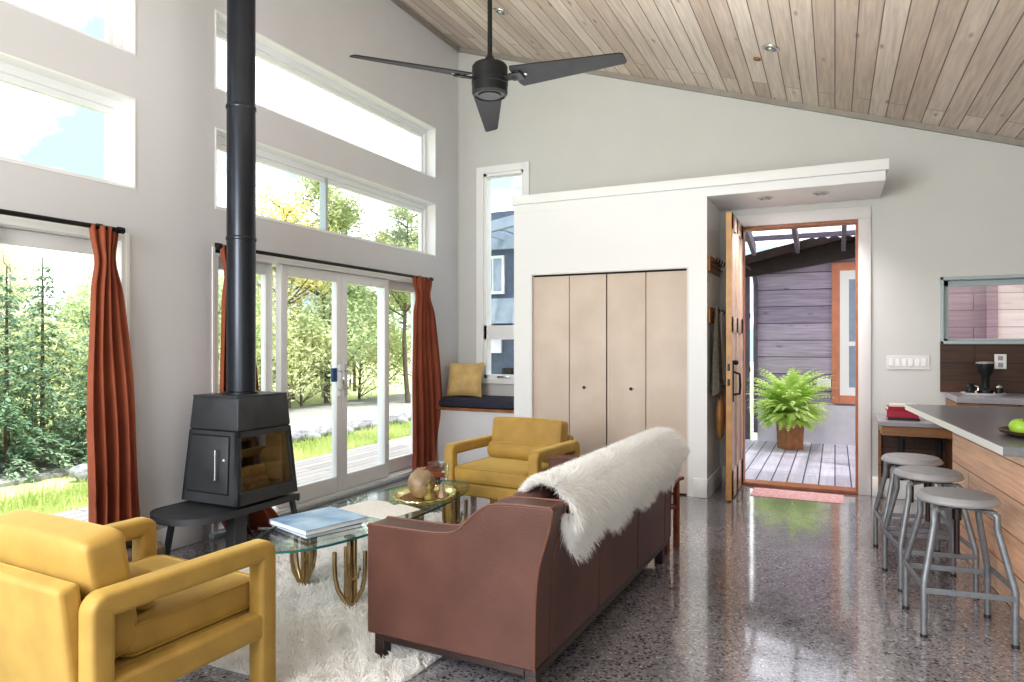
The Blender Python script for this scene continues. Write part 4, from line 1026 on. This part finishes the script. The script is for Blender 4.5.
# rocks
random.seed(11)
rocks=[]
def rock_mesh(seed):
    random.seed(seed); mb=MB(); mb.ball((0,0,0),.2,14,9,(1.2,.9,.6)); 
    mb.v=[tuple(Vector(p)*(1+.35*noise.noise(Vector(p)*7+Vector((seed*3.1,0,0))))) for p in mb.v]; return mb
k=0
for i in range(56):
    y=5.2+i*.145; 
    o=rock_mesh(i%6).build('boulder', M['rock'], loc=(-8.2+random.uniform(-.22,.22),y,GZ0+.12),ang=60); s=random.uniform(.35,.8); o.scale=(s,s,s); o.rotation_euler=(0,0,random.uniform(0,6))
    tag(o,'pale grey boulder in the row along the gravel drive','rock','boulders edging the gravel drive')

# trees
def leaf_cards(C, n_per, spread, size, flat_=.7, ratio=2.0):
    n=len(C)*n_per; c_=np.repeat(np.array(C),n_per,0)+np.random.normal(size=(n,3))*np.array(spread)
    a=np.random.normal(size=(n,3)); a[:,2]*=flat_; a/=np.linalg.norm(a,axis=1)[:,None]; b=np.cross(a,np.random.normal(size=(n,3))); b/=np.linalg.norm(b,axis=1)[:,None]
    s=np.random.uniform(.6,1.3,n)[:,None]*size
    V=np.stack([c_-a*s*ratio/2, c_+b*s*.35, c_+a*s*ratio/2, c_-b*s*.35],1).reshape(-1,3)
    F=(np.arange(n)*4)[:,None]+np.arange(4)[None]; return V,F
def decid(name,label,H,mat,bark,seed,crown=.35,spread=1.6,cl=70,per=40,size=.07,group='leafy trees across the drive'):
    random.seed(seed); np.random.seed(seed)
    t=thing(name,label,'tree',(0,0,0),0,group); tr=MB(); C=[]
    trunk=[(0,0,-.1)]; x=y=0
    for i in range(1,7): x+=random.uniform(-.08,.08)*H/6; y+=random.uniform(-.08,.08)*H/6; trunk.append((x,y,H*i/6*.95))
    r=.011*H+.02; tr.tube(trunk,[r*(1-.13*i) for i in range(7)],8)
    for k in range(26):
        f=random.uniform(crown,.98); i=min(int(f*6),5); p=Vector(trunk[i]).lerp(Vector(trunk[i+1]),f*6-i); a=random.uniform(0,2*pi); L_=spread*(1.15-f)*random.uniform(.7,1.2)+.3
        q=p+Vector((cos(a)*L_*.6,sin(a)*L_*.6,L_*.35)); e_=p+Vector((cos(a+.2)*L_,sin(a+.2)*L_,L_*.8))
        tr.tube([p,q,e_],[r*.35,r*.22,r*.08],5)
        for m_ in range(cl//26+1): C.append(tuple(p.lerp(e_,random.uniform(.35,1.05))+Vector([random.gauss(0,.12) for _ in range(3)])))
    tr.build('trunk', bark, t, ang=60)
    V,F=leaf_cards(C,per,(.20,.20,.16),size); fastmesh('leaves',V,F,mat,t,False); return t
def spruce(name,label,H,mat,seed,R=1.3,group='dark spruces at the edge of the lawn'):
    random.seed(seed); np.random.seed(seed)
    t=thing(name,label,'tree',(0,0,0),0,group); tr=MB(); tr.tube([(0,0,-.1),(0,0,H)],[.03*H/2,.01],8); tr.build('trunk',M['bark'],t)
    Vs=[];Fs=[];o_=0
    lv=int(H/.17)
    for l in range(lv):
        f=l/lv; z=.38+f*(H-.38); rr=R*(1-f)**.85+.06; nb=max(5,int(13*(1-f)+5))
        for b in range(nb):
            a=2*pi*b/nb+random.uniform(-.3,.3)+l; L_=rr*random.uniform(.75,1.1)
            m_=int(12+L_*40); s=np.random.uniform(.15,1,m_)
            base=np.stack([np.cos(a)*L_*s, np.sin(a)*L_*s, z-.32*L_*s**1.5+.0*s],1)+np.random.normal(size=(m_,3))*np.array([.03,.03,.02])
            dirs=np.stack([np.cos(a)+np.random.normal(size=m_)*.7, np.sin(a)+np.random.normal(size=m_)*.7, -.25+np.random.normal(size=m_)*.2],1); dirs/=np.linalg.norm(dirs,axis=1)[:,None]
            sd=np.cross(dirs,np.array([0,0,1.])); sd/=np.linalg.norm(sd,axis=1)[:,None]+1e-6; sz=np.random.uniform(.07,.13,m_)[:,None]
            V=np.stack([base,base+dirs*sz*.5+sd*sz*.22,base+dirs*sz,base+dirs*sz*.5-sd*sz*.22],1).reshape(-1,3)
            F=(np.arange(m_)*4)[:,None]+np.arange(4)[None]+o_; o_+=m_*4; Vs.append(V);Fs.append(F)
    fastmesh('needles',np.concatenate(Vs),np.concatenate(Fs),mat,t,False); return t
def place(src, spots, H=None, lim=.16, labels=None, first=True):
    for i,(x,y,s,r) in enumerate(spots):
        if H: s=min(s,(1.69+(lim+.02*sin(i*2.3))*(.9*y-.43*x))/H)
        o=src if (i==0 and first) else copy_tree(src)
        o.location=(x,y,ground_z(x,y)); o.scale=(s,s,s); o.rotation_euler=(0,0,r)
        if labels: o['label']=labels
sp=spruce('spruce_tree','dark green spruce seen through the nearest patio door',3.4,M['spruce'],1,1.25)
place(sp,[(-9.7,5.2,.80,0),(-10.9,4.9,.9,1),(-9.6,6.4,.72,2),(-11.0,6.4,.9,3),(-12.4,8.6,.85,4),(-12.6,4.2,1.3,5)])
d1=decid('birch_tree','tall thin tree with sparse yellow-green spring leaves beyond the drive',6.5,M['leafy'],M['paleb'],2,.3,1.5,90,30,.06)
place(d1,[(-13.5,5.0,.95,0),(-14.5,7.5,1,1),(-13.8,10.5,.9,2),(-12.9,12.8,.75,3),(-15.5,13.0,.85,4),(-17,9,1.1,5),(-18,12,1,6),(-14.2,16.5,.8,2.5),(-12.5,6.7,.85,.5),(-16.5,5.8,1.1,3.3),(-17,16,1,1.3)],6.5,.15)
d2=decid('maple_tree','bushy mid-green leafy tree in the woods beyond the drive',4.2,M['leafg'],M['bark'],3,.12,1.9,130,48,.075)
place(d2,[(-13.2,8.8,1,0),(-13.2,11.6,.95,1),(-14.3,13.8,1,2),(-12.4,15.0,.9,3),(-11.5,17.5,1,4),(-15.6,10.9,1.1,5),(-19.5,8.6,1.0,6),(-16.8,14.2,1.15,1.5),(-14.6,18.5,1.1,2.2),(-19,14,1.3,.4)],4.4,.10)
d3=decid('shrub','low pale green bush at the wood edge beyond the boulders',1.9,M['leafy'],M['bark'],5,.05,1.4,120,36,.07,group='bushes at the wood edge')
for s_ in (d3,): s_['category']='bush'
place(d3,[(-13.2,9.7,1,0),(-12.9,12.4,1.1,1),(-12.8,14.0,1,2),(-14.2,15.2,1.2,3),(-12.9,7.4,.9,4),(-13.6,6,1,5),(-13.0,11.0,.9,6),(-12.7,16.3,1.1,.7),(-15,12.2,1.3,2.4)])
d4=decid('pine_tree','tall golden-green pine rising above the woods in clerestory window',7.6,M['pineleaf'],M['bark'],8,.4,2.0,190,44,.08,group='tall pines above the woods')
place(d4,[(-12.8,15.0,.86,0),(-10.7,15.9,.73,2)])
d4b=[o for o in bpy.data.objects if o.name.startswith('pine_tree') and o.parent is None]
d4b[1]['label']='shorter pine at the right end of the lower clerestory window'
for o in d4b: del o['group']
d5=decid('young_maple','golden-leaved tree beside the tall pine in clerestory window',6.3,M['leafo'],M['bark'],9,.4,1.7,150,36,.07)
place(d5,[(-12.6,13.3,.88,0)]); del d5['group']

# entry porch --------------------------------------------------------------------------
struct(MB().box((-1.9,YF+.15,-.08),(2.6,10.3,-.01)).build('entry_deck', M['deck_f'], smooth=False))
struct(MB().prism([(-1.05,.50),(2.6,.50),(2.6,3.1),(-1.05,2.36)],'y',10.30,10.42).build('wall_entry_siding', M['siding'], smooth=False))
struct(MB().box((-1.0,10.26,-.08),(2.6,10.42,.52)).build('wall_entry_foundation', M['foundation'], smooth=False))
t=thing('downspout','grey metal downspout at the corner of the stained siding','downspout',(-1.02,10.24,0))
MB().tube([(-.30,-.05,2.50),(-.12,-.03,2.48),(-.02,0,2.36),(0,0,2.2),(0,0,.1)],.03,10).build('pipe', M['rafter'], t)
# orange trimmed window
t=struct(empty('window_7',(.50,10.30,.55)))
MB().box((-.54,-.03,0),(-.44,0,1.91)).box((.44,-.03,0),(.54,0,1.91)).box((-.44,-.03,1.80),(.44,0,1.91)).box((-.44,-.04,0),(.44,0,.11)).build('casing', M['orange'], t, smooth=False)
MB().box((-.44,-.025,.11),(-.33,.02,1.80)).box((.33,-.025,.11),(.44,.02,1.80)).box((-.33,-.025,1.68),(.33,.02,1.80)).box((-.33,-.025,.11),(.33,.02,.22)).box((-.33,-.02,.78),(.33,.01,.84)).build('sash', M['white'], t, smooth=False)
MB().box((-.33,-.008,.2),(.33,-.004,1.7)).build('glass_pane', M['bluelight'], t, smooth=False)
# box on the wall
o=MB().box((-.09,-.05,-.06),(.09,0,.06)).build('outdoor_outlet_box', M['plastic'], loc=(-.14,10.30,.82), bevel=.01); tag(o,'white weatherproof outlet box on the siding beside the fern','outlet')
# rafters and clear roof
def bar(p,q,w,h): return MB().tube([p,q],0,sec=[(-w/2,-h/2),(w/2,-h/2),(w/2,h/2),(-w/2,h/2)],up=(0,0,1))
for i in range(7):
    x=-1.55+i*.55
    o=bar((0,0,0),(0,2.76,-.482),.05,.15).build('rafter', M['rafter'], loc=(x,YF+.17,3.12),smooth=False); tag(o,'grey sloping porch rafter under the clear roof panels','rafter','porch rafters over the entry')
for i in range(4):
    o=MB().box((-1.9,-.03,-.03),(2.4,.03,.03)).build('purlin', M['rafter'], loc=(0,YF+.9+i*.62,3.12+.105-.55/3.15*(.75+i*.62)),smooth=False); tag(o,'thin cross batten carrying the clear porch roof','batten','porch roof battens')
rp=MB(); V=[];F=[]; nn=120
for i in range(nn+1):
    x=-1.95+4.4*i/nn; dz=.018*sin(i*pi/2*1.0)
    V+= [(x,0,dz),(x,3.15,-.55+dz)]
for i in range(nn): F.append((2*i,2*i+2,2*i+3,2*i+1))
o=rp.add(V,F).build('porch_roof', M['roofing'], loc=(0,YF+.17,3.27),ang=80); tag(o,'clear corrugated plastic porch roof above the entry deck','roof')
# dark rake beams along the siding rising to the right
o=MB().prism([(-1.35,2.27),(2.6,2.88),(2.6,3.30),(-1.35,2.42)],'y',10.2,10.29).prism([(-1.5,2.38),(2.6,3.30),(2.6,3.42),(-1.5,2.50)],'y',9.95,10.2).build('rake_beam', M['darkwood'],smooth=False); o.location=(0,0,0); tag(o,'dark sloping roof beam along the top of the stained siding','beam')
# rail wall left of siding with trees behind
t=thing('porch_railing','pale slatted porch railing left of the stained siding','railing',(-1.6,10.36,0))
MB().box((-.9,-.03,.95),(.5,.03,1.03)).build('top_rail',M['rafter'],t,smooth=False)
MB().box((-.9,-.03,1.72),(.5,.03,1.80)).build('upper_rail',M['rafter'],t,smooth=False)
MB().box((-.9,-.03,-.08),(.5,.03,.36)).build('base_board',M['bluelight'],t,smooth=False)
for x in (-.9,-.2,.45): MB().box((x-.04,-.04,-.08),(x+.04,.04,2.5)).build('post',M['rafter'],t,smooth=False)
# fern and planter
t=thing('planter_box','tapered wooden planter box on the entry deck','planter',(-.53,9.62,-.01),radians(35))
MB().add(frust(0,.46,(.115,.115),(.13,.13)),FB).build('box_body', M['peg'], t, bevel=.006)
MB().box((-.12,-.12,.455),(.12,.12,.462)).build('soil', M['stem'], t, smooth=False)
random.seed(3)
t=thing('potted_fern','large bright green fern spilling over the wooden planter','fern',(-.53,9.62,.455))
V=[];F=[]
for k in range(330):
    a=random.uniform(0,2*pi); L_=random.uniform(.52,.82); el=random.uniform(-.35,1.56); L_=.44+.46*max(el,0)/1.56*random.uniform(.8,1.1); n_=16; prev=None
    p=Vector((cos(a)*.05,sin(a)*.05,0)); e=el; stp=L_/n_
    for i in range(n_+1):
        u=i/n_
        d=Vector((cos(a)*cos(e),sin(a)*cos(e),sin(e))); sd=Vector((-sin(a),cos(a),0)); w_=.095*(sin(pi*min(u*1.0+.12,1)))**.7*(1.02-u*.5)
        if i>0:
            for s in (-1,1):
                b0=len(V); tip=p+sd*s*w_+d*w_*.35-Vector((0,0,w_*.25)); V+=[tuple(p),tuple(p+d*stp*.8),tuple(tip),tuple(p.lerp(tip,.5)-d*stp*.1)]; F.append((b0,b0+1,b0+2,b0+3))
        p=p+d*stp; e-= (1.1+el*.75)/n_*(.3+1.3*u)
fastmesh('fronds',V,F,M['fern'],t,False)
# rosy siding beyond the kitchen window
struct(MB().box((.80,8.2,-.1),(1.44,8.3,3.2)).build('wall_rosy_siding', M['siding2'], smooth=False))
struct(MB().box((1.36,8.14,-.1),(1.455,8.2,3.2)).build('trim_7', M['siding2'], smooth=False))
struct(MB().box((1.455,8.24,-.1),(3.6,8.34,3.2)).build('wall_sunlit_siding', M['siding3'], smooth=False))  # right part of the siding, painted paler for the sun on it
# blue-grey wing seen through the tall window
t=thing('neighbour_wing','blue-grey timber house wing seen through the tall corner window','building',(-5.1,10.4,-.3))
MB().box((-.75,0,0),(2.2,.2,3.9)).build('house_wall', M['blueside'], t, smooth=False)
MB().box((-.75,-.10,1.75+.25),(2.2,.0,2.22+.2)).box((-.75,-.10,3.0+.25),(2.2,.0,3.2+.35)).build('band_board', M['bluelight'], t, smooth=False)
w_=MB().box((-.36,-.05,2.5),(.05,0,3.15)).build('window', M['white'], t, smooth=False)
MB().box((-.32,-.06,2.55),(-.17,-.052,3.1)).box((-.14,-.06,2.55),(.01,-.052,3.1)).build('pane', M['bluelight'], w_, smooth=False)
w_=MB().box((-.30,-.05,1.5),(.0,0,1.95)).build('window', M['foundation'], t, smooth=False)
MB().box((.02,-.06,.4),(.20,0,1.25)).build('door_panel', M['black'], t, smooth=False)
for i in range(5): MB().box((-.62+i*.32,-.95,3.30+.05*i),(-.56+i*.32,0,3.42+.05*i)).build('roof_rafter', M['bluelight'], t, smooth=False)
MB().prism([(-.68,3.22),(1.0,3.50),(1.0,3.66),(-.68,3.38)],'y',-1.05,-.95).build('roof_beam', M['bluelight'], t, smooth=False)

# ================================================================= light, world, camera
w=bpy.data.worlds.new('World'); scene.world=w; w.use_nodes=True; nt=w.node_tree; N=nt.nodes; L=nt.links
bg=N['Background']; tc=N.new('ShaderNodeTexCoord'); mp=N.new('ShaderNodeMapping'); mp.inputs['Scale'].default_value=(1,1,2.0); L.new(tc.outputs['Generated'],mp.inputs[0])
no=N.new('ShaderNodeTexNoise'); no.inputs['Scale'].default_value=3.2; no.inputs['Detail'].default_value=7; no.inputs['Roughness'].default_value=.55; L.new(mp.outputs[0],no.inputs['Vector'])
cr=N.new('ShaderNodeValToRGB'); cr.color_ramp.elements[0].position=.44; cr.color_ramp.elements[0].color=(.235,.30,.355,1); cr.color_ramp.elements[1].position=.56; cr.color_ramp.elements[1].color=(1.0,1.0,1.0,1); L.new(no.outputs['Fac'],cr.inputs[0])
L.new(cr.outputs[0],bg.inputs[0]); bg.inputs[1].default_value=2.4
def light(kind,name,loc,rot,energy,size=None,col=(1,1,1),sy=None):
    l=bpy.data.lights.new(name,kind); l.energy=energy; l.color=col
    if kind=='AREA': l.shape='RECTANGLE'; l.size=size; l.size_y=sy or size
    if kind=='SUN': l.angle=radians(2)
    o=bpy.data.objects.new(name,l); COL.objects.link(o); o.location=loc; o.rotation_euler=rot; return o
s_=light('SUN','sun',(0,0,10),(0,0,0),4.6,col=(1,.96,.9)); s_.rotation_euler=Vector((.30,-.14,.93)).to_track_quat('Z','Y').to_euler()
light('AREA','fill_light_rear',(-2.3,-1.0,2.2),(radians(80),0,radians(-28)),110,2.2,(1,.99,.98),1.6)  # added fill light behind the camera, no lamp of the room
light('AREA','fill_light_bounce',(-1.4,3.4,2.2),(radians(180),0,0),30,2.0,(1,.98,.95),2.0)  # added upward fill bounced off the ceiling, not a room fixture

for k,x in enumerate((-.56,-.11)):
    l=light('SPOT','downlight_lamp',(x,6.48,2.64),(0,0,0),38,col=(1,.95,.95)); l.data.spot_size=radians(120); l.data.spot_blend=.8; l.data.shadow_soft_size=.05
cam=bpy.data.cameras.new('camera'); co=bpy.data.objects.new('camera',cam); COL.objects.link(co); scene.camera=co
cam.sensor_width=36; cam.lens=683/1024*36; cam.shift_y=2/1024; cam.clip_start=.05; cam.clip_end=300
co.location=(0,0,1.37); co.rotation_euler=(radians(90),0,math.atan2(.4275,.904))
scene.view_settings.view_transform='Standard'; scene.view_settings.look='Medium High Contrast'; scene.view_settings.exposure=.36; scene.view_settings.gamma=1
